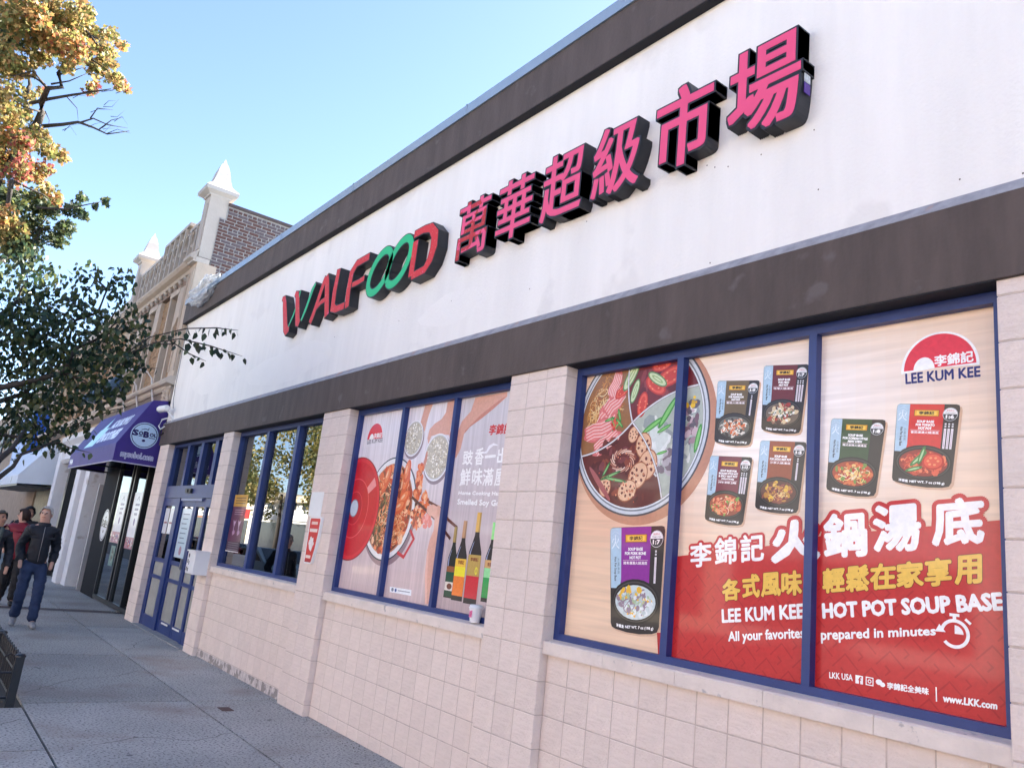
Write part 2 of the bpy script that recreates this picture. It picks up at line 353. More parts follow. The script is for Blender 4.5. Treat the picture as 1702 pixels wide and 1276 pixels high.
# inside of the shop, seen dimly through the left window and the door
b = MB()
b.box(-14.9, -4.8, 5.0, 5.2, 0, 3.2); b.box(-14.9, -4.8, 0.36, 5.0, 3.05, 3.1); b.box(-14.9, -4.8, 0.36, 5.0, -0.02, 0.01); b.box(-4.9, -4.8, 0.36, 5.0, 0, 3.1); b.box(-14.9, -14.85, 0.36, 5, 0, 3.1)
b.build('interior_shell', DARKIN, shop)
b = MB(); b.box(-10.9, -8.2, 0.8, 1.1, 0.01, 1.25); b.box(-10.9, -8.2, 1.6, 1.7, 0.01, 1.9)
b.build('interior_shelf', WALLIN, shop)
b = MB(); b.box(-11.0, -10.08, 0.22, 0.235, 2.72, 2.95); b.build('blind', mat('pale_blind', (0.35, 0.38, 0.36, 1), 0.8), w1)

# door bay ---------------------------------------------------------------
DX0, DX1 = -14.501, -11.512
b = MB()
b.box(DX0, DX0+0.08, 0.10, 0.20, 0, 3.0115); b.box(DX1-0.05, DX1, 0.10, 0.20, 0, 3.0115); b.box(DX0+0.08, DX1-0.05, 0.10, 0.20, 2.965, 3.0115)
b.box(DX0+0.08, DX1-0.05, 0.085, 0.20, 2.092, 2.29)
door = b.build('entrance_frame', BLUE, shop)
for a, c in ((-13.64, -13.52), (-12.89, -12.76), (-12.16, -12.02)):
    m = MB(); m.box(a, c, 0.10, 0.19, 2.29, 2.965); m.build('mullion', BLUE, door)
for a, c in ((DX0+0.08, -13.64), (-13.52, -12.89), (-12.76, -12.16), (-12.02, DX1-0.05)):
    m = MB(); m.box(a, c, 0.165, 0.171, 2.29, 2.965); m.build('pane', DGLASS, door)
b = MB(); b.box(-13.42, -12.30, 0.098, 0.16, 2.045, 2.090); b.build('sliding_track', mat('track_metal', (0.16, 0.2, 0.38, 1), 0.4), door)
b = MB(); b.lathe((-12.98, 0.085, 2.20), [(0.0, 0.0), (0.035, 0.0), (0.035, 0.03), (0.02, 0.05), (0, 0.052)], 12, axis=(0, -1, 0)); b.box(-13.12, -12.84, 0.05, 0.085, 2.165, 2.235)
b.build('motion_sensor', BLACKM, door)
def leaf(x0, x1, y, st=0.075, mid=(0.77, 0.825, 1.035, 1.10), top=1.96, bottom=0.185):
    b = MB(); b.box(x0, x0+st, y, y+0.045, 0.012, 2.09); b.box(x1-st, x1, y, y+0.045, 0.012, 2.09)
    b.box(x0+st, x1-st, y, y+0.045, top, 2.09); b.box(x0+st, x1-st, y+0.004, y+0.045, mid[0], mid[1]); b.box(x0+st, x1-st, y+0.004, y+0.045, mid[2], mid[3]); b.box(x0+st, x1-st, y+0.003, y+0.045, 0.012, bottom)
    l = b.build('door_leaf', BLUE, shop)
    for i, (z0, z1) in enumerate(((bottom, mid[0]), (mid[1], mid[2]), (mid[3], top))):
        m = MB(); m.box(x0+st, x1-st, y+0.022, y+0.028, z0, z1)
        m.build('pane', mat('frosted_film', (0.40, 0.40, 0.36, 1), 0.25, 0.12, 5, spec=0.6) if i < 2 else DGLASS, l)
    return l
leaf(-14.42, -13.66, 0.105); leaf(-13.50, -12.72, 0.130); leaf(-12.70, -12.14, 0.128); leaf(-12.12, -11.57, 0.108)
b = MB(); b.box(-13.66, -13.50, 0.10, 0.19, 0, 2.09); b.build('door_post', BLUE, shop)
b = MB(); b.box(-12.78, -12.76, 0.095, 0.125, 1.0, 1.16); b.build('door_pull', mat('steel', (0.5, 0.5, 0.5, 1), 0.3, metal=0.9), shop)
for x in (-13.25, -12.62):
    b = MB(); b.box(x, x+0.35, 0.122, 0.129, 0.148, 0.172); b.build('kick_label', WHITEP, shop)
b = MB(); b.box(-14.42, -11.6, -0.02, 0.2, 0.0, 0.012); b.build('threshold', mat('worn_sill', (0.35, 0.35, 0.34, 1), 0.8, 0.3, 8), shop)
# ------------------------------------------------------------------ TEXT AS MESH
_TX = {}
def glyphs(s, bold=0.0, res=3):
    """2D outline mesh of a string, normalised to its ink box; returns (pts Nx2, faces, aspect)"""
    k = (s, bold, res)
    if k in _TX: return _TX[k]
    cu = bpy.data.curves.new('lettering', 'FONT'); cu.body = s; cu.size = 1; cu.resolution_u = res; cu.offset = bold
    ob = bpy.data.objects.new('lettering', cu); COL.objects.link(ob)
    dg = bpy.context.evaluated_depsgraph_get(); me = bpy.data.meshes.new_from_object(ob.evaluated_get(dg))
    n = len(me.vertices); co = np.empty(n*3); me.vertices.foreach_get('co', co); co = co.reshape(-1, 3)[:, :2]
    fs = [tuple(p.vertices) for p in me.polygons]
    bpy.data.objects.remove(ob); bpy.data.curves.remove(cu); bpy.data.meshes.remove(me)
    mn = co.min(0); mx = co.max(0); asp = (mx[0]-mn[0])/(mx[1]-mn[1]); co = (co-mn)/(mx-mn)
    _TX[k] = (co, fs, asp); return _TX[k]
def ring(k): return [(0, 0)] if k <= 0 else [(math.cos(2*math.pi*i/k), math.sin(2*math.pi*i/k)) for i in range(k)]

# ------------------------------------------------------------------ CHANNEL LETTERS on the white wall (faces at y=-0.08)
RETURN = mat('black_letter_return', (0.018, 0.02, 0.026, 1), 0.5, 0.2, 8)
PINK = mat('pink_letter_film', (0.80, 0.075, 0.20, 1), 0.45, 0.05, 3)
GREEN = mat('green_letter_film', (0.0, 0.50, 0.19, 1), 0.4, 0.04, 3)
def crackle(name, base, other, amt):
    m = bpy.data.materials.new(name); m.use_nodes = True; t = m.node_tree; n = t.nodes; L = t.links; b = n['Principled BSDF']; b.inputs['Roughness'].default_value = 0.5
    tc = n.new('ShaderNodeTexCoord'); nz = n.new('ShaderNodeTexNoise'); nz.inputs['Scale'].default_value = 26; nz.inputs['Detail'].default_value = 10; nz.inputs['Distortion'].default_value = 2.5; L.new(tc.outputs['Object'], nz.inputs[0])
    r = n.new('ShaderNodeMapRange'); r.inputs[1].default_value = 0.60; r.inputs[2].default_value = 0.74; L.new(nz.outputs[0], r.inputs[0])
    a = n.new('ShaderNodeMix'); a.data_type = 'RGBA'; L.new(r.outputs[0], a.inputs[0]); a.inputs[6].default_value = base; a.inputs[7].default_value = (0.75, 0.30, 0.24, 1)
    n2 = n.new('ShaderNodeTexNoise'); n2.inputs['Scale'].default_value = 5; n2.inputs['Detail'].default_value = 3; L.new(tc.outputs['Object'], n2.inputs[0])
    r2 = n.new('ShaderNodeMapRange'); r2.inputs[1].default_value = amt; r2.inputs[2].default_value = amt+0.02; L.new(n2.outputs[0], r2.inputs[0])
    c = n.new('ShaderNodeMix'); c.data_type = 'RGBA'; L.new(r2.outputs[0], c.inputs[0]); L.new(a.outputs[2], c.inputs[6]); c.inputs[7].default_value = other; L.new(c.outputs[2], b.inputs['Base Color']); return m
RED = crackle('peeling_red_film', (0.64, 0.010, 0.016, 1), (0.76, 0.06, 0.18, 1), 0.66)
RPINK = crackle('half_peeled_film', (0.50, 0.008, 0.012, 1), (0.80, 0.075, 0.20, 1), 0.47)
LY, LB = -0.08, 0.03
def hanzi(ch, x0, x1, z0, z1, face_m, label, dr=0.0245, group='pink channel characters on the white wall'):
    co, fs, asp = glyphs(ch, 0.0, 4)
    t = thing('sign_letter', label, 'sign letter', ((x0+x1)/2, LB, z0), group)
    dx, dz = dr, dr*0.8
    sx, sz = (x1-x0)-2*dx, (z1-z0)-2*dz
    sh = MB(); fc = MB()
    SQ = [(i/2, -1) for i in (-2, -1, 0, 1, 2)]+[(i/2, 1) for i in (-2, -1, 0, 1, 2)]+[(-1, j/2) for j in (-1, 0, 1)]+[(1, j/2) for j in (-1, 0, 1)]+[(0, 0)]
    for i, (a, b_) in enumerate(SQ):
        ox, oz = a*dx+x0+dx, b_*dz+z0+dz; y = LY-0.00012*i
        vs = [(ox+p[0]*sx, y, oz+p[1]*sz) for p in co]; bk = [(v[0], LB, v[2]) for v in vs]
        n = len(vs)
        sh.add(vs, fs)
        # side walls: boundary edges only
        ed = {}
        for f in fs:
            for q in range(len(f)):
                e = (f[q], f[(q+1) % len(f)]); ek = (min(e), max(e)); ed.setdefault(ek, []).append(e)
        b0 = [e[0] for e in ed.values() if len(e) == 1]
        sh.add(vs+bk, [(e[0], e[0]+n, e[1]+n, e[1]) for e in b0])
    g = 0.0125
    for i, (a, b_) in enumerate(SQ):
        ox, oz = a*(dx-g)+x0+dx, b_*(dz-g)+z0+dz; y = LY-0.0022-0.0001*i
        fc.add([(ox+p[0]*sx, y, oz+p[1]*sz) for p in co], fs)
    sh.build('return_shell', RETURN, t); fc.build('letter_face', face_m, t)
    return t
hanzi('萬', -5.635, -5.135, 4.15, 4.71, RPINK, 'pink channel character with half its red film peeling, right after the green and red word', 0.018)
hanzi('華', -5.04, -4.55, 4.15, 4.71, PINK, 'pink channel character second from the left of the six', 0.019)
hanzi('超', -4.455, -3.965, 4.16, 4.72, PINK, 'pink channel character third from the left of the six', 0.021)
hanzi('級', -3.885, -3.40, 4.165, 4.725, PINK, 'pink channel character fourth from the left of the six', 0.021)
hanzi('市', -3.29, -2.80, 4.155, 4.755, PINK, 'pink channel character fifth from the left, market glyph with a single top tick')
h6 = hanzi('場', -2.71, -2.20, 4.165, 4.76, PINK, 'rightmost pink channel character with two small stickers on its black side')
b = MB(); b.box(-2.2085, -2.2045, -0.055, 0.0, 4.385, 4.45)
b.build('sticker', mat('white_sticker', (0.6, 0.65, 0.68, 1), 0.5, 0.3, 60), h6)
b = MB(); b.box(-2.2085, -2.2045, -0.055, 0.0, 4.315, 4.38)
b.build('sticker', mat('purple_sticker', (0.10, 0.04, 0.30, 1), 0.5, 0.3, 60), h6)

def stroke2(pts, wd):
    """outline (2D) of a polyline of given widths, mitred"""
    P = [Vector(p) for p in pts]; n = len(P); W_ = wd if isinstance(wd, (list, tuple)) else [wd]*n; Lf, Rt = [], []
    for i in range(n):
        a = (P[i]-P[i-1]).normalized() if i else (P[1]-P[0]).normalized(); c = (P[i+1]-P[i]).normalized() if i < n-1 else a
        m = (a+c); m = m.normalized() if m.length > 1e-6 else a; nr = Vector((-m.y, m.x)); k = 1/max(0.45, nr.dot(Vector((-a.y, a.x))))
        Lf.append(P[i]+nr*W_[i]*0.5*k); Rt.append(P[i]-nr*W_[i]*0.5*k)
    return Lf, Rt
def arc(cx_, cz, rx, rz, a0, a1, n=14, shear=0.0):
    out = []
    for i in range(n+1):
        a = math.radians(a0+(a1-a0)*i/n); z = rz*math.sin(a); out.append((cx_+rx*math.cos(a)+shear*z, cz+z))
    return out
def channel(name_label, strokes, x, group='green and red channel letters on the white wall'):
    """strokes: list of (polyline, width, material)"""
    t = thing('sign_letter', name_label, 'sign letter', (x, LB, 4.16), group)
    strokes = [(p, [q*1.10 for q in w_] if isinstance(w_, list) else w_*1.12, m_) for p, w_, m_ in strokes]
    sh = MB(); faces = {}
    for i, (pl, wd, m) in enumerate(strokes):
        Lf, Rt = stroke2(pl, wd); y = LY-0.0002*i
        n = len(Lf); vs = [(p.x, y, p.y) for p in Lf]+[(p.x, y, p.y) for p in Rt]; bk = [(a, LB, c) for a, _, c in vs]
        fr = [(k, k+1, n+k+1, n+k) for k in range(n-1)]
        sd = [(k, k+1, k+1+2*n, k+2*n) for k in range(n-1)]+[(n+k, n+k+1, n+k+1+2*n, n+k+2*n) for k in range(n-1)]+[(0, n, 3*n, 2*n), (n-1, 2*n-1, 4*n-1, 3*n-1)]
        sh.add(vs+bk, fr+sd)
        Lf, Rt = stroke2([tuple(p) for p in pl], [q-0.023 for q in wd] if isinstance(wd, (list, tuple)) else wd-0.023)
        # pull the face ends in a little
        def pull(A, a, b_): d = (A[b_]-A[a]); A[a] = A[a]+d.normalized()*0.008
        closed = (Vector(pl[0])-Vector(pl[-1])).length < 1e-4
        if not closed:
            for A in (Lf, Rt): pull(A, 0, 1); pull(A, -1, -2)
        y = LY-0.0025-0.0002*i
        faces.setdefault(m.name, (m, MB()))[1].add([(p.x, y, p.y) for p in Lf]+[(p.x, y, p.y) for p in Rt], fr)
    sh.build('return_shell', RETURN, t)
    for m, q in faces.values(): q.build('letter_face', m, t)
    return t
# coordinates read off the wall plane
channel('red and green channel letter W, first of the word', [
    ([(-9.88, 4.715), (-9.80, 4.70), (-9.74, 4.60), (-9.56, 4.25), (-9.50, 4.20), (-9.42, 4.21)], [0.05, 0.09, 0.12, 0.13, 0.12, 0.07], RED),
    ([(-9.47, 4.24), (-9.36, 4.38), (-9.28, 4.54), (-9.255, 4.70)], [0.04, 0.055, 0.06, 0.05], GREEN),
    ([(-9.43, 4.69), (-9.35, 4.66), (-9.30, 4.56), (-9.17, 4.26), (-9.10, 4.22)], [0.07, 0.10, 0.12, 0.13, 0.09], RED),
    ([(-9.06, 4.25), (-8.97, 4.38), (-8.85, 4.62), (-8.78, 4.69)], [0.05, 0.075, 0.08, 0.05], GREEN)], -9.3)
channel('red peeling channel letter A with a slanted crossbar', [
    ([(-8.76, 4.165), (-8.68, 4.30), (-8.55, 4.60), (-8.49, 4.70)], [0.10, 0.10, 0.10, 0.10], RED),
    ([(-8.49, 4.71), (-8.44, 4.62), (-8.28, 4.165)], [0.10, 0.115, 0.12], RED),
    ([(-8.66, 4.33), (-8.52, 4.385), (-8.38, 4.40)], 0.07, RED)], -8.5)
channel('red peeling channel letter L between the A and the F', [
    ([(-8.15, 4.72), (-8.17, 4.45), (-8.15, 4.24), (-8.05, 4.205), (-7.83, 4.205)], [0.10, 0.11, 0.11, 0.09, 0.09], RED)], -8.0)
channel('red peeling channel letter F beside the green letters', [
    ([(-7.76, 4.16), (-7.79, 4.35), (-7.78, 4.58), (-7.68, 4.665), (-7.38, 4.675)], [0.10, 0.11, 0.11, 0.09, 0.09], RED),
    ([(-7.72, 4.42), (-7.56, 4.42), (-7.42, 4.435)], 0.07, RED)], -7.6)
channel('left one of the two interlocked green channel letters O', [
    (arc(-7.085, 4.425, 0.21, 0.215, 40, 400, 32, 0.35), 0.095, GREEN)], -7.08)
channel('right one of the two interlocked green channel letters O', [
    (arc(-6.68, 4.435, 0.205, 0.225, -130, 230, 32, 0.35), 0.095, GREEN)], -6.68)
channel('red peeling channel letter D with a broken top left corner', [
    ([(-6.44, 4.655), (-6.25, 4.66), (-6.12, 4.64), (-6.03, 4.55), (-6.02, 4.42), (-6.06, 4.30), (-6.14, 4.22), (-6.38, 4.205)], [0.085, 0.085, 0.10, 0.12, 0.125, 0.11, 0.09, 0.085], RED),
    ([(-6.385, 4.20), (-6.385, 4.585)], 0.105, RED)], -6.2)
# ------------------------------------------------------------------ PRINTED WINDOW POSTERS (flat print; colour per face)
FY = 0.1475
def print_mat(name, kind=0):
    m = bpy.data.materials.new(name); m.use_nodes = True; t = m.node_tree; n = t.nodes; L = t.links; b = n['Principled BSDF']
    b.inputs['Roughness'].default_value = 0.45; b.inputs['Specular IOR Level'].default_value = 0.3; b.inputs['Coat Weight'].default_value = 0.3; b.inputs['Coat Roughness'].default_value = 0.06
    a = n.new('ShaderNodeVertexColor'); a.layer_name = 'Col'; tc = n.new('ShaderNodeTexCoord')
    src = a.outputs[0]
    if kind:
        mp = n.new('ShaderNodeMapping'); mp.inputs['Scale'].default_value = {1: (1.2, 1, 26), 2: (34, 1, 1.2), 3: (38, 38, 38)}[kind]
        L.new(tc.outputs['Object'], mp.inputs[0]); nz = n.new('ShaderNodeTexNoise'); nz.inputs['Scale'].default_value = 1.0; nz.inputs['Detail'].default_value = 7; nz.inputs['Distortion'].default_value = 0.6
        L.new(mp.outputs[0], nz.inputs[0])
        r = n.new('ShaderNodeMapRange'); r.inputs[1].default_value = 0.35; r.inputs[2].default_value = 0.68; r.inputs[3].default_value = {1: 0.88, 2: 0.84, 3: 0.93}[kind]; r.inputs[4].default_value = 1.05; L.new(nz.outputs[0], r.inputs[0])
        x = n.new('ShaderNodeMix'); x.data_type = 'RGBA'; x.blend_type = 'MULTIPLY'; x.inputs[0].default_value = 1; L.new(src, x.inputs[6]); L.new(r.outputs[0], x.inputs[7]); src = x.outputs[2]
    L.new(src, b.inputs['Base Color']); return m
INK = print_mat('printed_ink', 3); WOODH = print_mat('printed_pale_wood', 1); WOODV = print_mat('printed_lilac_wood', 2)
class Print:
    """flat print: overlapping inks get successive levels a hair apart, so nothing is coplanar"""
    def __init__(s, y=FY, step=2.2e-5): s.m = MB(); s.y = y; s.k = 0; s.step = step; s.g = {}
    def lift(s, P):
        C_ = 0.02; xs = [int(p[0]//C_) for p in P]; zs = [int(p[1]//C_) for p in P]; lo, hi, l2, h2 = min(xs), max(xs), min(zs), max(zs)
        g = s.g; lv = 0
        for i in range(lo, hi+1):
            for j in range(l2, h2+1):
                v = g.get((i, j), 0)
                if v > lv: lv = v
        lv += 1
        for i in range(lo, hi+1):
            for j in range(l2, h2+1): g[(i, j)] = lv
        return s.y-lv*s.step
    def px(s, x, y): v = fy(x, y, FY); return (v.x, v.z)
    def poly(s, pts, col, px=True):
        P = [s.px(*p) for p in pts] if px else pts; y = s.lift(P)
        s.m.add([(a, y, b_) for a, b_ in P], [tuple(range(len(P)))], col); return s
    def fan(s, pts, col, px=False):
        P = [s.px(*p) for p in pts] if px else pts; y = s.lift(P)
        cx_ = sum(p[0] for p in P)/len(P); cz = sum(p[1] for p in P)/len(P)
        s.m.add([(cx_, y, cz)]+[(a, y, b_) for a, b_ in P], [(0, i+1, (i+1) % len(P)+1) for i in range(len(P))], col); return s
    def disc(s, c, r, col, rz=None, n=28, rot=0, a0=0, a1=360):
        rz = rz or r; P = []; full = abs(a1-a0) >= 360
        for i in range(n if full else n+1):
            a = math.radians(a0+(a1-a0)*i/n); x, z = r*math.cos(a), rz*math.sin(a); P.append((c[0]+x*math.cos(rot)-z*math.sin(rot), c[1]+x*math.sin(rot)+z*math.cos(rot)))
        y = s.lift(P); s.m.add([(c[0], y, c[1])]+[(a, y, b_) for a, b_ in P], [(0, i+1, (i+1) % len(P)+1) for i in range(len(P) if full else len(P)-1)], col); return s
    def line(s, pts, wd, col, px=False):
        P = [s.px(*p) for p in pts] if px else pts
        Lf, Rt = stroke2(P, wd); y = s.lift(Lf+Rt); n = len(Lf)
        s.m.add([(p.x, y, p.y) for p in Lf]+[(p.x, y, p.y) for p in Rt], [(k, k+1, n+k+1, n+k) for k in range(n-1)], col); return s
    def text(s, st, bl, br, tl, col, dil=0.0, k=6, px=True, bold=0.0, tr=None, res=2):
        """string inside the parallelogram bl, br, tl"""
        co, fs, asp = glyphs(st, bold, res)
        if px: bl, br, tl = [Vector(s.px(*p)) for p in (bl, br, tl)]; tr = Vector(s.px(*tr)) if tr else br+tl-bl
        else: bl, br, tl = Vector(bl), Vector(br), Vector(tl); tr = Vector(tr) if tr else br+tl-bl
        for a, b_ in (ring(k) if dil > 0 else [(0, 0)]):
            y = s.lift([bl, br, tl, tr]); vs = []
            for u, v in co:
                p = bl*(1-u)*(1-v)+br*u*(1-v)+tl*(1-u)*v+tr*u*v; vs.append((p.x+a*dil, y, p.y+b_*dil))
            s.m.add(vs, fs, col)
        return s
    def blobs(s, c, rx, rz, n, cols, size, el=1.6, inside=None, rot=None):
        for _ in range(n):
            a = random.uniform(0, 6.283); q = math.sqrt(random.random()); p = (c[0]+rx*q*math.cos(a), c[1]+rz*q*math.sin(a))
            if inside and not inside(p): continue
            sz = size*random.uniform(0.6, 1.3); s.disc(p, sz, random.choice(cols), sz/random.uniform(1.0, el), 7, random.uniform(0, 3.14) if rot is None else rot+random.uniform(-0.4, 0.4))
        return s
    def curls(s, c, rx, rz, n, cols, wd, length, inside=None):
        for _ in range(n):
            a = random.uniform(0, 6.283); q = math.sqrt(random.random()); x, z = c[0]+rx*q*math.cos(a), c[1]+rz*q*math.sin(a)
            h = random.uniform(0, 6.283); tw = random.uniform(-1.2, 1.2); P = []
            for i in range(6):
                P.append((x, z)); h += tw*0.5; x += math.cos(h)*length/5; z += math.sin(h)*length/5
            if inside and not all(inside(p) for p in P): continue
            s.line(P, wd*random.uniform(0.7, 1.3), random.choice(cols))
        return s
    def build(s, name, m, parent, x0=None, x1=None, z0=None, z1=None):
        o = s.m.build(name, m, parent)
        if x0 is not None:
            bm = bmesh.new(); bm.from_mesh(o.data); w_ = wloc(parent)
            for co, no in (((x0, 0, 0), (-1, 0, 0)), ((x1, 0, 0), (1, 0, 0)), ((0, 0, z0), (0, 0, -1)), ((0, 0, z1), (0, 0, 1))):
                bmesh.ops.bisect_plane(bm, geom=bm.verts[:]+bm.edges[:]+bm.faces[:], plane_co=Vector(co)-w_, plane_no=no, clear_outer=True)
            bm.to_mesh(o.data); bm.free()
        return o
def S(*c): return srgb(*c)
WHITE = S(250, 250, 250); REDP = S(205, 32, 42); NAVY = S(38, 40, 110)

# ===== big right-hand window: hot pot soup base =====
pt = thing('window_poster', 'hot pot soup base poster of pale wood and red across the rightmost blue window', 'window poster', (-2.67, FY, 1.2))
bgp = Print(FY+0.0015)
for (a, c) in ((-4.0, -3.08), (-3.13, -1.33)):
    bgp.k += 1
    n = 24; y = bgp.y-bgp.k*1e-4
    for i in range(n):
        for j in range(n):
            u0, u1 = a+(c-a)*i/n, a+(c-a)*(i+1)/n; v0, v1 = 1.2+1.78*j/n, 1.2+1.78*(j+1)/n
            um, vm = (u0+u1)/2, (v0+v1)/2
            gx = math.exp(-(((um+2.45)/0.95)**2+((vm-2.55)/0.55)**2)); g2 = math.exp(-(((um+3.6)/0.5)**2+((vm-2.1)/0.3)**2))*0.5
            base = np.array([240, 208, 178.])*(1-gx)+np.array([255, 250, 247.])*gx; base = base*(1-g2)+np.array([226, 170, 140.])*g2
            bgp.m.add([(u0, y, v0), (u1, y, v0), (u1, y, v1), (u0, y, v1)], [(0, 1, 2, 3)], S(*base))
bgp.build('poster_background', WOODH, pt, -4.0, -1.335, 1.2, 2.975)
P = Print(); C0 = (-3.474, 2.575); R0 = 0.569
P.disc((C0[0]+0.03, C0[1]-0.03), R0+0.035, S(196, 140, 112), n=64)
for rr, cc in ((R0+0.012, S(70, 70, 78)), (R0, S(205, 212, 220)), (R0-0.02, S(120, 128, 138)), (R0-0.03, S(225, 230, 235)), (R0-0.04, S(88, 66, 56))): P.disc(C0, rr, cc, n=72)
RI = R0-0.042; K = (-3.516, 2.598)
def polar(a, r=RI, c=C0): return (c[0]+r*math.cos(math.radians(a)), c[1]+r*math.sin(math.radians(a)))
def seg(a0, a1, bend0, bend1, col):
    """sector between two curved dividers that run from K to the rim"""
    def div(a, b_):
        e = Vector(polar(a)); k = Vector(K); m = (e+k)/2+Vector((-(e-k).y, (e-k).x))*b_; return [tuple((1-t)**2*k+2*t*(1-t)*m+t*t*e) for t in [i/10 for i in range(11)]]
    d0 = div(a0, bend0); d1 = div(a1, bend1); rim = [polar(a0+(a1-a0)*i/24) for i in range(25)]
    pts = d0+rim[1:-1]+d1[::-1][:-1]
    y = P.lift(pts); cxx = (Vector(K)*0.35+Vector(polar((a0+a1)/2))*0.65)
    P.m.add([(cxx.x, y, cxx.y)]+[(a, y, b_) for a, b_ in pts], [(0, i+1, (i+1) % len(pts)+1) for i in range(len(pts))], col)
    return d0, d1
A = {'top': 100, 'right': 24, 'bot': -62, 'left': 200}
d_top, _ = seg(100, 200, 0.14, 0.16, S(150, 104, 66))          # upper left: noodles and sliced pork
d_r, _ = seg(24, 100, 0.16, 0.14, S(112, 34, 42))              # top: tomato broth
d_b, _ = seg(-62, 24, 0.16, 0.16, S(178, 188, 178))            # right: milky broth
d_l, _ = seg(-160, -62, 0.16, 0.16, S(98, 38, 36))             # bottom: mala broth
def insec(a0, a1, pad=0.93):
    def f(p):
        dx, dz = p[0]-K[0], p[1]-K[1]; r = math.hypot(p[0]-C0[0], p[1]-C0[1])
        a = math.degrees(math.atan2(dz, dx)); a = a if a >= a0-1 else a+360
        off = 13*min(1, math.hypot(dx, dz)/RI)*1.6*(1-min(1, math.hypot(dx, dz)/RI))*2
        return r < RI*pad and a0-off+9 < a < a1-off-9
    return f
s1 = insec(100, 200); s2 = insec(24, 100); s3 = insec(-62, 24); s4 = insec(-160, -62)
# noodles
P.curls((-3.86, 2.66), 0.20, 0.30, 420, [S(196, 130, 66), S(226, 184, 120), S(170, 92, 44), S(238, 214, 160), S(206, 150, 80)], 0.0055, 0.10, s1)
P.curls((-3.86, 2.38), 0.17, 0.12, 110, [S(190, 110, 40), S(214, 150, 80), S(160, 90, 40)], 0.006, 0.07, s1)
for i, (px_, py_, w_, h_, ro) in enumerate(((1010, 690, 0.13, 0.075, 0.9), (1022, 668, 0.12, 0.07, 0.7), (995, 715, 0.15, 0.07, 0.2), (1008, 735, 0.14, 0.06, 0.5), (1023, 640, 0.10, 0.05, 1.2))):
    c = P.px(px_, py_); Rr = lambda x, z: (c[0]+x*math.cos(ro)-z*math.sin(ro), c[1]+x*math.sin(ro)+z*math.cos(ro))
    q = [Rr(w_*math.cos(t)*(1+0.12*math.sin(5*t+i)), h_*math.sin(t)*(1+0.2*math.cos(4*t+i))) for t in [k*6.283/22 for k in range(22)]]
    P.fan(q, S(214, 110, 110)); P.fan([(c[0]+(x-c[0])*0.86, c[1]+(z-c[1])*0.82) for x, z in q], S(226, 132, 130))
    for k in range(5):
        zz = (k-2)*h_*0.33; P.line([Rr(-w_*0.8, zz), Rr(-w_*0.3, zz+0.01), Rr(w_*0.2, zz-0.006), Rr(w_*0.8, zz+0.004)], 0.006, S(246, 214, 208))
P.curls((-3.86, 2.62), 0.10, 0.25, 60, [S(232, 196, 140), S(210, 150, 84)], 0.005, 0.09, lambda p: s1(p) and p[0] < -3.86)
for px_, py_, ro in ((1014, 697, 0.2), (1020, 702, 2.0), (1030, 690, 1.9), (1025, 708, 0.7), (1030, 703, 2.4)):
    P.disc(P.px(px_, py_), 0.05, S(60, 130, 60), 0.011, 12, ro); P.disc(P.px(px_, py_), 0.035, S(130, 190, 110), 0.006, 12, ro)
P.blobs(P.px(1022, 705), 0.03, 0.03, 9, [S(190, 50, 44), S(220, 90, 70)], 0.012)
# tomato broth
P.blobs((-3.33, 2.93), 0.26, 0.20, 60, [S(128, 40, 46), S(96, 26, 36), S(140, 56, 60)], 0.035, 2.2, s2)
for px_, py_, r_, ro in ((1035, 650, 0.075, 0.6), (1068, 672, 0.085, 1.4), (1090, 640, 0.10, -0.6), (1115, 625, 0.12, 0.3), (1100, 607, 0.08, 0.1)):
    c = P.px(px_, py_); P.disc(c, r_, S(196, 52, 44), r_*0.5, 20, ro); P.disc(c, r_*0.86, S(226, 92, 72), r_*0.4, 20, ro); P.disc(c, r_*0.62, S(206, 66, 54), r_*0.26, 20, ro)
    for k in range(6): P.disc((c[0]+r_*0.5*math.cos(k*1.05), c[1]+r_*0.25*math.sin(k*1.05)), r_*0.08, S(240, 150, 110), r_*0.05, 6)
for px_, py_, r_, ro in ((1050, 625, 0.115, 1.0), (1056, 650, 0.085, 1.25), (1093, 630, 0.095, -0.55)):
    c = P.px(px_, py_); P.disc(c, r_, S(92, 138, 84), r_*0.36, 20, ro); P.disc(c, r_*0.88, S(206, 222, 178), r_*0.27, 20, ro); P.disc(c, r_*0.6, S(150, 182, 120), r_*0.13, 18, ro); P.disc(c, r_*0.42, S(212, 226, 184), r_*0.06, 16, ro)
# milky broth
P.blobs((-3.2, 2.55), 0.22, 0.3, 90, [S(200, 208, 196), S(164, 176, 160), S(222, 226, 220), S(150, 160, 160)], 0.045, 2.5, s3)
P.blobs(P.px(1085, 668), 0.13, 0.05, 22, [S(150, 140, 148), S(108, 98, 108), S(196, 190, 196)], 0.035, 3, s3, 0.6)
P.blobs(P.px(1152, 700), 0.09, 0.13, 34, [S(160, 132, 142), S(120, 92, 104), S(200, 178, 184), S(98, 90, 100)], 0.03, 2.6, s3)
P.blobs(P.px(1100, 770), 0.10, 0.08, 26, [S(132, 118, 126), S(186, 180, 186), S(214, 214, 214)], 0.035, 2.6, s3)
P.blobs(P.px(1090, 735), 0.09, 0.06, 9, [S(232, 238, 236), S(214, 224, 220)], 0.05, 1.6, s3)
for px_, py_, r_, ro in ((1085, 707, 0.10, 0.5), (1110, 685, 0.12, 0.95), (1104, 712, 0.06, 0.4), (1160, 728, 0.09, 1.35), (1100, 752, 0.045, 0.2)):
    c = P.px(px_, py_); P.disc(c, r_, S(70, 150, 66), r_*0.20, 16, ro); P.disc(c, r_*0.8, S(132, 202, 112), r_*0.1, 16, ro)
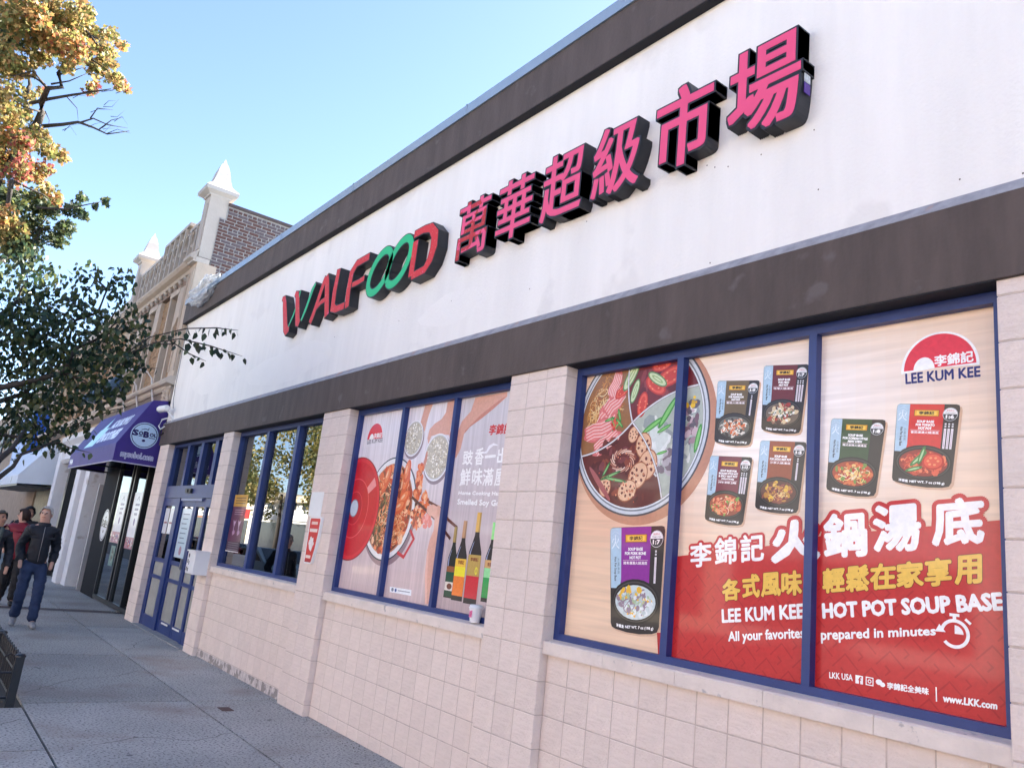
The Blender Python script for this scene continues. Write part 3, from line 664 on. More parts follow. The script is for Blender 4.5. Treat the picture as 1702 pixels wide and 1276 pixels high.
P.blobs(P.px(1148, 662), 0.05, 0.05, 16, [S(236, 196, 40), S(214, 168, 30), S(246, 220, 90)], 0.016, 1.3, s3)
# mala broth
P.blobs((-3.55, 2.3), 0.36, 0.22, 110, [S(112, 44, 38), S(84, 28, 30), S(140, 66, 50), S(120, 54, 60)], 0.035, 2.6, s4)
def lotus(c, r, ro=0.4, sq=0.8):
    P.disc(c, r, S(168, 98, 66), r*sq, 24, ro); P.disc(c, r*0.92, S(228, 184, 150), r*sq*0.9, 24, ro)
    for k in range(7):
        a = k*0.9; P.disc((c[0]+r*0.55*math.cos(a), c[1]+r*sq*0.5*math.sin(a)), r*0.13, S(110, 46, 40), r*0.10, 10, a)
    P.disc(c, r*0.1, S(120, 56, 46), r*0.08, 8)
    P.blobs(c, r*0.8, r*sq*0.8, 8, [S(196, 120, 86), S(240, 204, 170)], r*0.1)
for px_, py_, r_ in ((1070, 740, 0.085), (1076, 772, 0.10), (1060, 790, 0.095), (1042, 815, 0.085), (1053, 722, 0.055), (1005, 808, 0.07)): lotus(P.px(px_, py_), r_, random.uniform(0, 2))
for k in range(26):
    a = k*0.42; c = P.px(1035, 765); P.line([(c[0]+0.11*math.cos(a+t*0.5)*(1-0.2*t), c[1]+0.075*math.sin(a+t*0.5)*(1-0.2*t)) for t in (0, 0.6, 1.2, 1.8)], 0.008, random.choice([S(226, 184, 160), S(200, 140, 116), S(240, 214, 196), S(176, 104, 84)]))
for px_, py_, r_, ro in ((1015, 790, 0.10, 0.3), (1022, 797, 0.11, -0.15), (1008, 780, 0.06, 1.0)):
    P.disc(P.px(px_, py_), r_, S(56, 110, 56), 0.012, 12, ro); P.disc(P.px(px_, py_), r_*0.7, S(140, 190, 120), 0.006, 12, ro)
P.blobs((-3.5, 2.24), 0.34, 0.18, 60, [S(196, 70, 40), S(240, 150, 110), S(60, 20, 20)], 0.006, 1.5, s4)
P.disc((C0[0]-0.30, C0[1]-0.37), 0.16, S(168, 92, 92), 0.02, 16, -0.8)
for d in (d_top, d_r, d_b, d_l): P.line(d, 0.015, S(104, 92, 90)); P.line(d, 0.010, S(226, 226, 230))

def pouch(tl, tr, br, bl, col, lines, ratio, food, cn, sticks=1, cols=None):
    c = [Vector(P.px(*p)) for p in (bl, br, tl, tr)]
    def U(u, v): q = c[0]*(1-u)*(1-v)+c[1]*u*(1-v)+c[2]*(1-u)*v+c[3]*u*v; return (q.x, q.y)
    def cut(u0, u1, v0, v1, cc, n=1): P.poly([U(u0, v0), U(u1, v0), U(u1, v1), U(u0, v1)], cc, False)
    def ell(u, v, ru, rv, cc, n=26): P.fan([U(u+ru*math.cos(t*6.283/n), v+rv*math.sin(t*6.283/n)) for t in range(n)], cc)
    sh = [U(0.015, -0.012), U(0.04, -0.02)]
    outl = [(0.0, 0.05), (0.02, 0.015), (0.10, -0.005), (0.35, -0.028), (0.60, -0.034), (0.85, -0.02), (0.955, 0.0), (0.99, 0.05), (1.0, 0.95), (0.985, 0.99), (0.94, 1.0), (0.05, 1.0), (0.012, 0.985), (0.0, 0.95)]
    P.poly([tuple(Vector(U(u, v))+Vector((0.010, -0.010))) for u, v in outl], S(214, 178, 150), False)
    P.poly([U(u, v) for u, v in outl], S(44, 38, 40), False)
    P.poly([U(u, v) for u, v in [(0.21, 0.28), (0.76, 0.28), (0.76, 0.997), (0.21, 0.997)]], col, False)
    P.poly([U(u, v) for u, v in [(0.01, 0.39), (0.14, 0.39), (0.20, 0.42), (0.215, 0.48), (0.215, 0.996), (0.05, 0.996), (0.015, 0.985), (0.003, 0.95)]], S(176, 206, 226), False)
    for k in range(5): P.line([U(0.03, 0.93-k*0.035), U(0.10, 0.96-k*0.035), U(0.18, 0.93-k*0.035)], 0.002, S(206, 226, 240))
    P.text('火', U(0.03, 0.78), U(0.18, 0.78), U(0.03, 0.92), S(226, 240, 250), px=False)
    P.text('Hot Pot Soup Base', U(0.07, 0.70), U(0.07, 0.46), U(0.125, 0.70), S(50, 56, 70), px=False, dil=0.0006, k=3)
    P.text('火鍋湯底', U(0.145, 0.69), U(0.145, 0.53), U(0.185, 0.69), S(90, 110, 130), px=False)
    # gold plate
    cut(0.29, 0.69, 0.845, 0.925, S(120, 60, 20)); cut(0.30, 0.68, 0.85, 0.92, S(236, 176, 48)); cut(0.33, 0.65, 0.86, 0.91, S(244, 204, 90))
    P.text('李錦記', U(0.37, 0.866), U(0.61, 0.866), U(0.37, 0.906), S(40, 20, 16), px=False, dil=0.0008, k=4)
    n = len(lines); z = 0.80
    for i, ln in enumerate(lines):
        wd = min(0.46, 0.030*len(ln)); P.text(ln, U(0.485-wd/2, z-0.036), U(0.485+wd/2, z-0.036), U(0.485-wd/2, z-0.008), WHITE, px=False, dil=0.0012, k=4); z -= 0.042
    P.line([U(0.25, z-0.006), U(0.72, z-0.006)], 0.002, S(235, 210, 215)); P.text(cn, U(0.26, z-0.048), U(0.71, z-0.048), U(0.26, z-0.018), S(250, 240, 244), px=False, dil=0.0005, k=3)
    # ratio badge
    ell(0.86, 0.875, 0.115, 0.083, S(210, 214, 218)); ell(0.86, 0.875, 0.108, 0.078, S(52, 56, 62))
    P.fan([U(0.86+0.105*math.cos(math.radians(a)), 0.878+0.074*math.sin(math.radians(a))) for a in range(0, 181, 12)], S(240, 240, 242))
    P.text('建議用水', U(0.80, 0.912), U(0.92, 0.912), U(0.80, 0.932), S(190, 40, 40), px=False); P.text('Suggested', U(0.785, 0.886), U(0.935, 0.886), U(0.785, 0.904), S(50, 50, 50), px=False)
    P.text(ratio, U(0.80, 0.825), U(0.92, 0.825), U(0.80, 0.865), WHITE, px=False, dil=0.0018, k=4)
    for k in range(sticks):
        u = 0.86+(k-(sticks-1)/2)*0.055; cut(u-0.018, u+0.018, 0.45, 0.70, S(232, 226, 232)); cut(u-0.014, u+0.014, 0.715, 0.735, S(220, 220, 224)); cut(u-0.014, u+0.014, 0.745, 0.765, S(220, 220, 224))
        P.line([U(u, 0.47), U(u, 0.68)], 0.0015, S(150, 120, 150))
    # bowl
    ell(0.5, 0.27, 0.47, 0.215, S(28, 26, 28)); ell(0.5, 0.268, 0.44, 0.195, S(70, 66, 66)); ell(0.5, 0.265, 0.425, 0.182, S(34, 30, 32)); ell(0.5, 0.262, 0.40, 0.165, food[0])
    a, b_ = Vector(U(0.5, 0.262)), Vector(U(0.9, 0.262)); rx = (b_-a).length*0.9; rz = (Vector(U(0.5, 0.43))-a).length*0.86
    def inn(p): dx, dz = p[0]-a.x, p[1]-a.y; return (dx/rx)**2+(dz/rz)**2 < 1.0
    P.blobs(tuple(a), rx, rz, 60, food[1], rx*0.16, 2.6, inn); P.curls(tuple(a), rx*0.8, rz*0.8, 36, food[2], rx*0.045, rx*0.5, inn); P.blobs(tuple(a), rx*0.85, rz*0.85, 34, food[1]+food[2], rx*0.10, 2.0, inn)
    P.text('淨重量', U(0.12, 0.018), U(0.28, 0.008), U(0.12, 0.048), WHITE, px=False, dil=0.0008, k=4); P.text('NET WT. 7 oz (198 g)', U(0.31, 0.004), U(0.88, 0.012), U(0.31, 0.036), WHITE, px=False, dil=0.001, k=4, tr=U(0.88, 0.044))
z8 = lambda x, y: (1140+x/4.254, 590+y/4.254); z6_ = lambda x, y: (1250+x/2.659, 480+y/2.659); z5_ = lambda x, y: (900+x/2.3625, 560+y/2.3625)
pouch(z8(225, 182), z8(525, 178), z8(460, 635), z8(200, 615), S(112, 94, 66), ['SOUP BASE', 'FOR MUSHROOM', 'HOT POT'], '1:9', (S(96, 100, 96), [S(60, 54, 56), S(110, 108, 104), S(226, 222, 212), S(206, 120, 70)], [S(236, 232, 222), S(220, 110, 60), S(200, 200, 190)]), '菌菇火鍋湯底')
pouch(z8(552, 75), z8(872, 64), z8(812, 550), z8(532, 530), S(110, 38, 46), ['SOUP BASE', 'FOR MISO', 'HOT POT'], '1:7', (S(110, 96, 84), [S(70, 50, 50), S(150, 110, 90), S(220, 200, 160), S(170, 60, 50)], [S(240, 238, 230), S(226, 206, 160), S(120, 140, 110)]), '味噌火鍋湯底', 3)
pouch(z8(172, 710), z8(472, 722), z8(405, 1200), z8(132, 1165), S(118, 36, 60), ['SOUP BASE FOR', 'SICHUAN STYLE HOT', '& SPICY HOT POT', '(MALATANG)'], '1:13', (S(150, 66, 44), [S(214, 96, 60), S(232, 150, 110), S(180, 60, 40), S(110, 170, 70)], [S(236, 160, 110), S(206, 70, 50), S(240, 200, 170)]), '麻辣燙', 3)
pouch(z8(527, 602), z8(855, 615), z8(795, 1115), z8(487, 1085), S(150, 72, 46), ['SOUP BASE', 'FOR SATAY HOT POT'], '1:5', (S(92, 52, 44), [S(140, 76, 60), S(196, 140, 60), S(226, 186, 70), S(110, 56, 50)], [S(200, 120, 80), S(164, 84, 74), S(232, 200, 130)]), '沙茶火鍋湯底')
pouch(z6_(350, 572), z6_(593, 578), z6_(548, 915), z6_(327, 890), S(48, 78, 48), ['SOUP BASE', 'FOR KOREAN STYLE', 'ARMY STEW'], '1:8', (S(170, 70, 46), [S(220, 120, 70), S(240, 196, 120), S(190, 60, 46), S(120, 150, 70)], [S(244, 214, 140), S(214, 96, 60), S(240, 226, 190)]), '韓式部隊火鍋湯底', 0)
pouch(z6_(642, 507), z6_(922, 510), z6_(882, 875), z6_(617, 850), S(214, 40, 42), ['SOUP BASE', 'FOR TOMATO', 'HOT POT'], '1:6', (S(148, 46, 38), [S(196, 60, 44), S(226, 96, 66), S(160, 44, 36), S(236, 130, 90)], [S(176, 60, 44), S(214, 90, 60)]), '番茄濃湯火鍋湯底', 3)
pouch(z5_(270, 748), z5_(487, 740), z5_(462, 1160), z5_(272, 1140), S(142, 40, 152), ['SOUP BASE', 'FOR PORK BONE', 'HOT POT'], '1:7', (S(206, 220, 222), [S(188, 204, 206), S(226, 234, 236), S(150, 132, 148), S(236, 190, 60)], [S(170, 196, 160), S(150, 130, 146), S(232, 238, 240)]), '豬骨濃湯火鍋湯底')
def leafy(c, r, ro): P.disc(c, r, S(70, 130, 66), r*0.25, 12, ro); P.disc(c, r*0.7, S(176, 214, 160), r*0.1, 10, ro)
for q, r_, ro in ((z6_(735, 750), 0.05, 0.7), (z6_(750, 735), 0.045, 1.2), (z6_(715, 795), 0.04, 0.2)): leafy(P.px(*q), r_, ro)
c = P.px(*z6_(800, 762)); P.disc(c, 0.048, S(196, 44, 34), 0.038, 20); P.disc(c, 0.04, S(226, 84, 60), 0.031, 20)
for k in range(6): P.disc((c[0]+0.022*math.cos(k), c[1]+0.017*math.sin(k)), 0.007, S(244, 150, 100), 0.005, 6)

# red lower field with its lattice
za = lambda x, y: (1100+x/4.253, 860+y/4.253); zb = lambda x, y: (1350+x/3.190, 800+y/3.190)
P.poly([za(110, 272), za(810, 192), zb(60, 285), zb(1010, 203), (1690, 1240), (1300, 1160), (1095, 1110)], S(196, 44, 46))
P.poly([(1092, 1051), (1110, 1050), (1112, 1095), (1094, 1090)], S(186, 36, 42))
for i in range(-30, 60):
    for j in range(-10, 30):
        u = -3.05+(i+j)*0.042; v = 1.22+(i-j)*0.042
        top = P.px(*za(110, 272))[1]-0.06
        if -3.06 < u < -1.36 and 1.21 < v < top:
            q = 0.021; o = (i*2+j*3) % 4
            seg_ = [[(-q, -q), (q, q)], [(-q, q), (q, -q)], [(-q, -q), (0, 0), (q, -q)], [(-q, q), (0, 0), (-q, -q)]][o]
            P.line([(u+a, v+b_) for a, b_ in seg_], 0.007, S(178, 34, 40))
def big(chs, boxes, zf, col, out, d1, d0, k=22):
    for ch, (x0, y0, x1, y1, sk) in zip(chs, boxes): P.text(ch, zf(x0, y1), zf(x1, y1-sk), zf(x0, y0+sk), out, d0, k)
    for ch, (x0, y0, x1, y1, sk) in zip(chs, boxes): P.text(ch, zf(x0, y1), zf(x1, y1-sk), zf(x0, y0+sk), col, d1, 8)
big('李錦記', [(205, 178, 350, 350, 10), (378, 140, 525, 330, 10), (560, 118, 720, 312, 12)], za, WHITE, S(196, 40, 46), 0.0040, 0.018)
big('火', [(785, 20, 1110, 310, 30)], za, WHITE, S(196, 40, 46), 0.012, 0.032)
big('鍋湯底', [(68, 172, 285, 398, 10), (330, 125, 570, 368, 12), (645, 95, 905, 335, 12)], zb, WHITE, S(196, 40, 46), 0.0085, 0.028)
big('各式風味', [(432, 432, 552, 585, 10), (575, 402, 690, 565, 8), (708, 390, 838, 555, 8), (852, 378, 988, 548, 8)], za, S(240, 196, 88), S(120, 30, 20), 0.0050, 0.0085, 8)
big('輕鬆在家享用', [(60, 458, 170, 588, 8), (183, 445, 300, 582, 8), (312, 435, 440, 570, 8), (452, 425, 588, 560, 8), (602, 408, 735, 552, 8), (762, 392, 895, 542, 8)], zb, S(240, 196, 88), S(120, 30, 20), 0.0050, 0.0085, 8)
P.text('LEE KUM KEE', za(430, 740), za(1005, 708), za(427, 650), WHITE, 0.0035, 6)
P.text('HOT POT SOUP BASE', zb(60, 722), zb(1012, 678), zb(56, 648), WHITE, 0.0045, 8, tr=zb(1000, 590))
P.text('All your favorites', za(474, 892), za(1010, 870), za(472, 806), WHITE, 0.0022, 5)
P.text('prepared in minutes', zb(50, 856), zb(655, 826), zb(48, 785), WHITE, 0.0022, 5, tr=zb(655, 768))
c = P.px(*zb(757, 806)); P.disc(c, 0.060, WHITE, n=36, a0=-140, a1=165); P.disc(c, 0.046, S(196, 44, 46), n=36); P.disc(c, 0.035, WHITE, n=12, a0=0, a1=90)
P.poly([(c[0]-0.080, c[1]+0.0), (c[0]-0.036, c[1]+0.002), (c[0]-0.062, c[1]+0.033)], WHITE, False)
P.line([(c[0]-0.020, c[1]+0.076), (c[0]+0.020, c[1]+0.076)], 0.012, WHITE); P.line([(c[0], c[1]+0.055), (c[0], c[1]+0.076)], 0.014, WHITE); P.line([(c[0]+0.043, c[1]+0.064), (c[0]+0.064, c[1]+0.046)], 0.011, WHITE)
P.text('LKK USA', zb(92, 1040), zb(215, 1055), zb(92, 1008), WHITE, 0.001, 4)
c = P.px(*zb(250, 1049)); q = 0.018; P.poly([(c[0]-q, c[1]-q), (c[0]+q, c[1]-q), (c[0]+q, c[1]+q), (c[0]-q, c[1]+q)], WHITE, False); P.text('f', (c[0]-0.003, c[1]-q), (c[0]+0.010, c[1]-q), (c[0]-0.003, c[1]+0.012), S(196, 44, 46), 0.0012, 4, px=False)
c = P.px(*zb(305, 1058)); P.poly([(c[0]-q, c[1]-q), (c[0]+q, c[1]-q), (c[0]+q, c[1]+q), (c[0]-q, c[1]+q)], WHITE, False); q2 = q*0.76; P.poly([(c[0]-q2, c[1]-q2), (c[0]+q2, c[1]-q2), (c[0]+q2, c[1]+q2), (c[0]-q2, c[1]+q2)], S(196, 44, 46), False); P.disc(c, 0.009, WHITE, n=14); P.disc(c, 0.005, S(196, 44, 46), n=14)
c = P.px(*zb(355, 1062)); P.disc(c, 0.015, WHITE, 0.012, 16); P.disc((c[0]+0.016, c[1]-0.008), 0.012, WHITE, 0.010, 16)
P.text('李錦記全美味', zb(398, 1097), zb(618, 1130), zb(398, 1062), WHITE, 0.0012, 4, tr=zb(618, 1093))
P.line([zb(658, 1088), zb(660, 1165)], 0.005, WHITE, True)
P.text('www.LKK.com', zb(695, 1165), zb(980, 1206), zb(697, 1128), WHITE, 0.0018, 5, tr=zb(982, 1170))
# maker's mark
def mark(c, r, cn_dil, halo=True):
    if halo: P.disc(c, r*1.08, WHITE, r*1.06, 40, 0, -4, 184)
    P.disc(c, r, S(226, 48, 66), r, 40, 0, 0, 180); P.disc((c[0]-r*0.42, c[1]-0.001), r*0.30, WHITE, r*0.36, 20, 0, 0, 180)
    P.text('李錦記', (c[0]-r*0.12, c[1]+r*0.04), (c[0]+r*0.92, c[1]+r*0.04), (c[0]-r*0.12, c[1]+r*0.36), WHITE, cn_dil, 4, px=False)
mark((-1.605, 2.712), 0.160, 0.0018)
P.text('LEE KUM KEE', z6_(680, 420), z6_(1008, 386), z6_(678, 376), NAVY, 0.0022, 5, tr=z6_(1007, 342))
P.build('printed_artwork', INK, pt, -4.0, -1.335, 1.2, 2.972)

# ===== middle window: home cooking =====
pt2 = thing('window_poster', 'soy sauce poster with red pot lid, rice bowls and bottles across the middle blue window', 'window poster', (-6.06, FY, 1.2))
bgp = Print(FY+0.0015); n = 20
for i in range(n):
    for j in range(n):
        a, c = -7.39, -4.72; u0, u1 = a+(c-a)*i/n, a+(c-a)*(i+1)/n; v0, v1 = 1.2+1.78*j/n, 1.2+1.78*(j+1)/n; um, vm = (u0+u1)/2, (v0+v1)/2
        g = min(1, max(0, (vm-1.2)/1.5)); base = np.array([210, 188, 188.])*(1-g)+np.array([236, 231, 238.])*g
        if um > -5.55: base = base*0.92
        bgp.m.add([(u0, FY, v0), (u1, FY, v0), (u1, FY, v1), (u0, FY, v1)], [(0, 1, 2, 3)], S(*base))
bgp.build('poster_background', WOODV, pt2, -7.39, -4.72, 1.2, 2.975)
P = Print(); a5 = lambda x, y: (540+x*320/1701, 640+y*320/1701); a6 = lambda x, y: (540+x*320/1701, 820+y*320/1701)
# arms holding the bowls
SK = S(222, 170, 152); SK2 = S(204, 140, 124)
P.poly([a5(890, 165), a5(955, 165), a5(920, 260), a5(900, 330), a5(885, 400), a5(860, 420), a5(845, 330), a5(870, 240)], SK)
P.poly([a5(1085, 150), a5(1150, 130), a5(1150, 250), a5(1120, 330), a5(1100, 440), a5(1000, 430), a5(940, 450), a5(915, 520), a5(905, 470), a5(925, 390), a5(970, 340), a5(1030, 300), a5(1070, 240)], SK)
P.poly([a5(1100, 440), a5(1130, 330), a5(1150, 300), a5(1130, 420), a5(1105, 520)], SK2)
P.poly([a5(1330, 110), a5(1610, 60), a5(1612, 100), a5(1500, 200), a5(1390, 290), a5(1280, 370), a5(1230, 430), a5(1200, 560), a5(1160, 640), a5(1110, 640), a5(1150, 500), a5(1180, 400), a5(1210, 320), a5(1290, 230)], SK)
P.poly([a5(1610, 92), a5(1500, 200), a5(1390, 290), a5(1280, 370), a5(1235, 425), a5(1240, 400), a5(1380, 260), a5(1560, 120)], SK2)
def rice(c, r):
    P.disc((c[0]+0.012, c[1]-0.02), r*1.05, S(150, 132, 140)); P.disc(c, r, S(240, 240, 244), n=40); P.disc(c, r*0.94, S(206, 206, 210), n=40); P.disc(c, r*0.90, S(196, 190, 176), n=40)
    P.blobs(c, r*0.84, r*0.84, 230 if r > 0.2 else 150, [S(244, 240, 226), S(232, 224, 204), S(200, 190, 166), S(252, 250, 244), S(168, 158, 134)], 0.0115, 2.8)
rice((-6.304, 2.66), 0.17); rice((-5.857, 2.465), 0.212)
for k in range(3): P.disc(P.px(*a5(895-k*8, 640+k*30)), 0.02, SK2, 0.06, 12)
# enamelled pot and lid
oc = (-6.588, 2.009)
P.disc((oc[0]+0.02, oc[1]-0.03), 0.50, S(150, 126, 134), n=48); P.disc(oc, 0.485, S(44, 60, 74), n=56); P.disc(oc, 0.472, S(236, 236, 238), n=56); P.disc(oc, 0.425, S(196, 136, 106), n=48); P.disc(oc, 0.41, S(120, 66, 44), n=48)
P.line([a6(755, 320), a6(785, 400), a6(695, 560), a6(640, 520)], 0.030, S(206, 60, 66), True)
io = lambda p: math.hypot(p[0]-oc[0], p[1]-oc[1]) < 0.405
crab = [S(226, 110, 60), S(240, 150, 100), S(206, 82, 44), S(248, 196, 156), S(176, 66, 40), S(234, 132, 80), S(150, 80, 50)]
P.blobs(oc, 0.40, 0.40, 260, crab, 0.045, 2.6, io); P.curls(oc, 0.38, 0.38, 200, [S(244, 190, 140), S(216, 96, 50), S(236, 150, 100), S(130, 60, 36)], 0.009, 0.12, io)
P.blobs((oc[0]-0.12, oc[1]-0.10), 0.15, 0.24, 90, [S(110, 86, 50), S(84, 66, 40), S(140, 120, 70), S(60, 44, 30)], 0.03, 4, io, 1.3)
P.curls((oc[0]+0.1, oc[1]-0.18), 0.18, 0.18, 110, [S(246, 206, 160), S(232, 150, 90), S(200, 90, 50)], 0.007, 0.12, io)
for q, ro in ((a5(540, 860), 1.0), (a5(560, 800), 1.2), (a5(720, 850), 1.3), (a5(700, 1000), 0.6), (a5(660, 1080), 0.4), (a5(730, 760), 1.4)):
    c = P.px(*q); P.disc(c, 0.11, S(222, 100, 56), 0.055, 18, ro); P.disc((c[0]-0.01, c[1]+0.01), 0.085, S(238, 138, 88), 0.035, 16, ro); P.disc((c[0]-0.02, c[1]+0.015), 0.04, S(250, 200, 160), 0.012, 12, ro)
# the piece held by the chopsticks
P.blobs(P.px(*a5(830, 870)), 0.06, 0.17, 60, crab, 0.032, 1.8); P.blobs(P.px(*a5(890, 1030)), 0.06, 0.10, 34, crab, 0.03, 1.8); P.blobs(P.px(*a6(820, 190)), 0.11, 0.11, 70, crab+[S(90, 40, 34)], 0.028, 1.8); P.blobs(P.px(*a6(900, 250)), 0.07, 0.05, 14, [S(236, 160, 150), S(226, 120, 110)], 0.03)
P.line([a6(770, 30), a6(910, 160), a6(1000, 250), a6(1110, 400)], 0.026, S(96, 54, 46), True); P.line([a6(915, 70), a6(1020, 130), a6(1090, 230), a6(1170, 300)], 0.026, S(110, 64, 52), True)
P.poly([a6(960, 130), a6(1010, 100), a6(1030, 140), a6(1010, 330), a6(990, 420), a6(975, 640), a6(945, 850), a6(930, 975), a6(885, 975), a6(885, 700), a6(905, 500), a6(930, 400), a6(960, 330), a6(970, 220), a6(930, 180)], SK)
P.poly([a6(905, 110), a6(960, 95), a6(1000, 120), a6(985, 190), a6(930, 200), a6(900, 160)], S(232, 184, 166))
P.poly([a6(885, 700), a6(905, 500), a6(918, 520), a6(905, 720), a6(902, 975), a6(885, 975)], S(236, 190, 172))
# red lid
lc = (-7.30, 2.003)
for dr_, cc in ((0.52, S(150, 30, 44)), (0.508, S(220, 46, 56)), (0.47, S(206, 30, 42)), (0.30, S(236, 96, 100)), (0.29, S(200, 24, 38)), (0.17, S(226, 70, 76)), (0.16, S(190, 22, 36)), (0.09, S(120, 130, 146)), (0.08, S(196, 210, 222))): P.disc(lc, dr_, cc, n=64)
P.poly([(lc[0]+0.30*math.cos(t), lc[1]+0.30*math.sin(t)) for t in (0.5, 0.62, 0.75)]+[(lc[0]+0.46*math.cos(t), lc[1]+0.46*math.sin(t)) for t in (0.72, 0.60, 0.5)], S(240, 150, 150), False)
# mark, words
mark((-7.085, 2.70), 0.158, 0.0015, False)
P.text('LEE KUM KEE', a5(372, 520), a5(508, 500), a5(378, 482), S(60, 60, 80), 0.0010, 3, tr=a5(512, 466))
P.text('李錦記', a5(1445, 440), a5(1640, 425), a5(1460, 352), S(206, 50, 56), 0.003, 4)
P.text('豉', a5(1215, 705), a5(1300, 700), a5(1228, 580), WHITE, 0.0035, 5); P.text('香', a5(1320, 705), a5(1395, 700), a5(1335, 560), WHITE, 0.0035, 5); P.text('一', a5(1415, 640), a5(1505, 632), a5(1418, 625), WHITE, 0.005, 5); P.text('出', a5(1520, 690), a5(1600, 680), a5(1532, 560), WHITE, 0.0035, 5)
P.line([a5(1395, 600), a5(1430, 590), a5(1455, 545), a5(1490, 522), a5(1530, 530)], [0.008, 0.02, 0.03, 0.02, 0.006], S(240, 240, 246), True)
for ch, x in (('鮮', 1190), ('味', 1295), ('滿', 1390), ('屋', 1495)): P.text(ch, a5(x, 888), a5(x+88, 880), a5(x+14, 742), WHITE, 0.0035, 5)
P.text('Home Cooking Has Never', a5(1178, 975), a5(1690, 985), a5(1184, 935), WHITE, 0.0022, 4)
P.text('Smelled Soy Good', a5(1170, 1065), a5(1610, 1085), a5(1176, 1005), WHITE, 0.0035, 5)
def bottle(cx0, base, top, wd, glass_, lab, cap_, lx=None):
    """upright sauce bottle drawn from its foot position; heights in metres"""
    x, z = P.px(*cx0); zt = P.px(*top)[1]; h = zt-z; r = wd/2
    prof = [(r, 0.0), (r, 0.50), (r*0.95, 0.56), (r*0.60, 0.66), (r*0.36, 0.74), (r*0.33, 0.80)]
    P.poly([(x-a, z+b_*h) for a, b_ in prof]+[(x+a, z+b_*h) for a, b_ in prof[::-1]], glass_, False)
    P.poly([(x-r*0.9, z+0.1*h), (x-r*0.72, z+0.1*h), (x-r*0.66, z+0.56*h), (x-r*0.3, z+0.68*h), (x-r*0.45, z+0.66*h), (x-r*0.86, z+0.54*h)], S(150, 160, 196), False)
    P.poly([(x-r*0.36, z+0.78*h), (x+r*0.36, z+0.78*h), (x+r*0.34, z+h), (x-r*0.34, z+h)], cap_, False); P.poly([(x+r*0.1, z+0.78*h), (x+r*0.36, z+0.78*h), (x+r*0.34, z+h), (x+r*0.12, z+h)], tuple(q*0.6 for q in cap_[:3]), False)
    for z0, z1, cc in lab: P.poly([(x-r*0.97, z+z0*h), (x+r*0.97, z+z0*h), (x+r*0.97, z+z1*h), (x-r*0.97, z+z1*h)], cc, False)
    return x, z, h, r
x, z, h, r = bottle(a6(1085, 920), 0, a6(1165, 295), 0.135, S(24, 32, 30), [(0.02, 0.10, S(24, 70, 50)), (0.10, 0.22, S(226, 220, 210)), (0.22, 0.36, S(20, 80, 60)), (0.36, 0.44, S(150, 90, 50))], S(176, 150, 90)); P.disc((x, z+0.16*h), r*0.55, S(110, 60, 44), r*0.35)
x, z, h, r = bottle(a6(1160, 945), 0, a6(1245, 240), 0.155, S(40, 34, 36), [(0.06, 0.30, S(240, 130, 50)), (0.30, 0.42, S(244, 230, 50)), (0.42, 0.52, S(240, 196, 70))], S(196, 150, 110)); P.text('李錦記', (x-r*0.5, z+0.45*h), (x+r*0.6, z+0.45*h), (x-r*0.5, z+0.50*h), S(120, 30, 20), 0.001, 3, px=False)
x, z, h, r = bottle(a6(1425, 960), 0, a6(1430, 250), 0.15, S(34, 32, 34), [(0.05, 0.30, S(40, 160, 80)), (0.30, 0.42, S(150, 226, 160)), (0.42, 0.52, S(214, 170, 110))], S(150, 236, 140)); P.text('李錦記', (x-r*0.5, z+0.44*h), (x+r*0.6, z+0.44*h), (x-r*0.5, z+0.49*h), S(120, 30, 20), 0.001, 3, px=False)
x, z, h, r = bottle(a6(1275, 975), 0, a6(1348, 165), 0.175, S(40, 32, 36), [(0.06, 0.30, S(206, 40, 56)), (0.30, 0.53, S(190, 160, 84))], S(226, 180, 90)); P.text('李錦記', (x-r*0.6, z+0.46*h), (x+r*0.6, z+0.46*h), (x-r*0.6, z+0.50*h), S(120, 30, 20), 0.001, 3, px=False)
P.disc((x+r*0.45, z+0.36*h), 0.018, S(236, 226, 60), 0.03, 16); P.disc((x+r*0.45, z+0.36*h), 0.009, S(190, 160, 84), 0.016, 12)
# small address strip
P.poly([a6(575, 820), a6(765, 850), a6(762, 902), a6(572, 868)], S(236, 240, 246)); P.disc(P.px(*a6(597, 846)), 0.022, S(120, 130, 150), 0.016, 14); P.disc(P.px(*a6(625, 852)), 0.018, S(70, 90, 150), 0.016, 14)
P.line([a6(645, 855), a6(750, 872)], 0.008, S(150, 154, 166), True)
P.build('printed_artwork', INK, pt2, -7.39, -4.72, 1.2, 2.972)

# ===== small posters inside the left window =====
pt3 = thing('window_poster', 'narrow maroon poster with a yellow header on the left pane of the leftmost window', 'window poster', (-10.72, 0.17, 1.385))
FYO = FY; FY = 0.149; P = Print(0.1495, 3e-5); X0, X1 = -10.975, -10.46
P.poly([(X0, 1.385), (X1, 1.385), (X1, 2.145), (X0, 2.145)], S(92, 40, 74), False); P.poly([(X0, 1.985), (X1, 1.985), (X1, 2.145), (X0, 2.145)], S(206, 156, 60), False)
for k in range(3): P.line([(X0+0.06, 2.10-0.035*k), (X1-0.06, 2.10-0.035*k)], 0.014, S(110, 84, 40))
for k in range(3): P.line([(X0+0.1, 1.94-0.03*k), (X1-0.08, 1.94-0.03*k)], 0.008, S(180, 150, 170))
for cx_ in (X0+0.17, X0+0.36):
    P.line([(cx_-0.05, 1.80), (cx_, 1.72), (cx_, 1.60)], 0.02, S(190, 160, 190)); P.line([(cx_+0.05, 1.80), (cx_, 1.72)], 0.018, S(190, 160, 190)); P.disc((cx_, 1.77), 0.022, S(200, 170, 196)); P.disc((cx_+0.02, 1.64), 0.05, S(170, 130, 166), 0.03)
P.poly([(X0, 1.39), (X1, 1.39), (X1, 1.52), (X0, 1.52)], S(60, 36, 56), False)
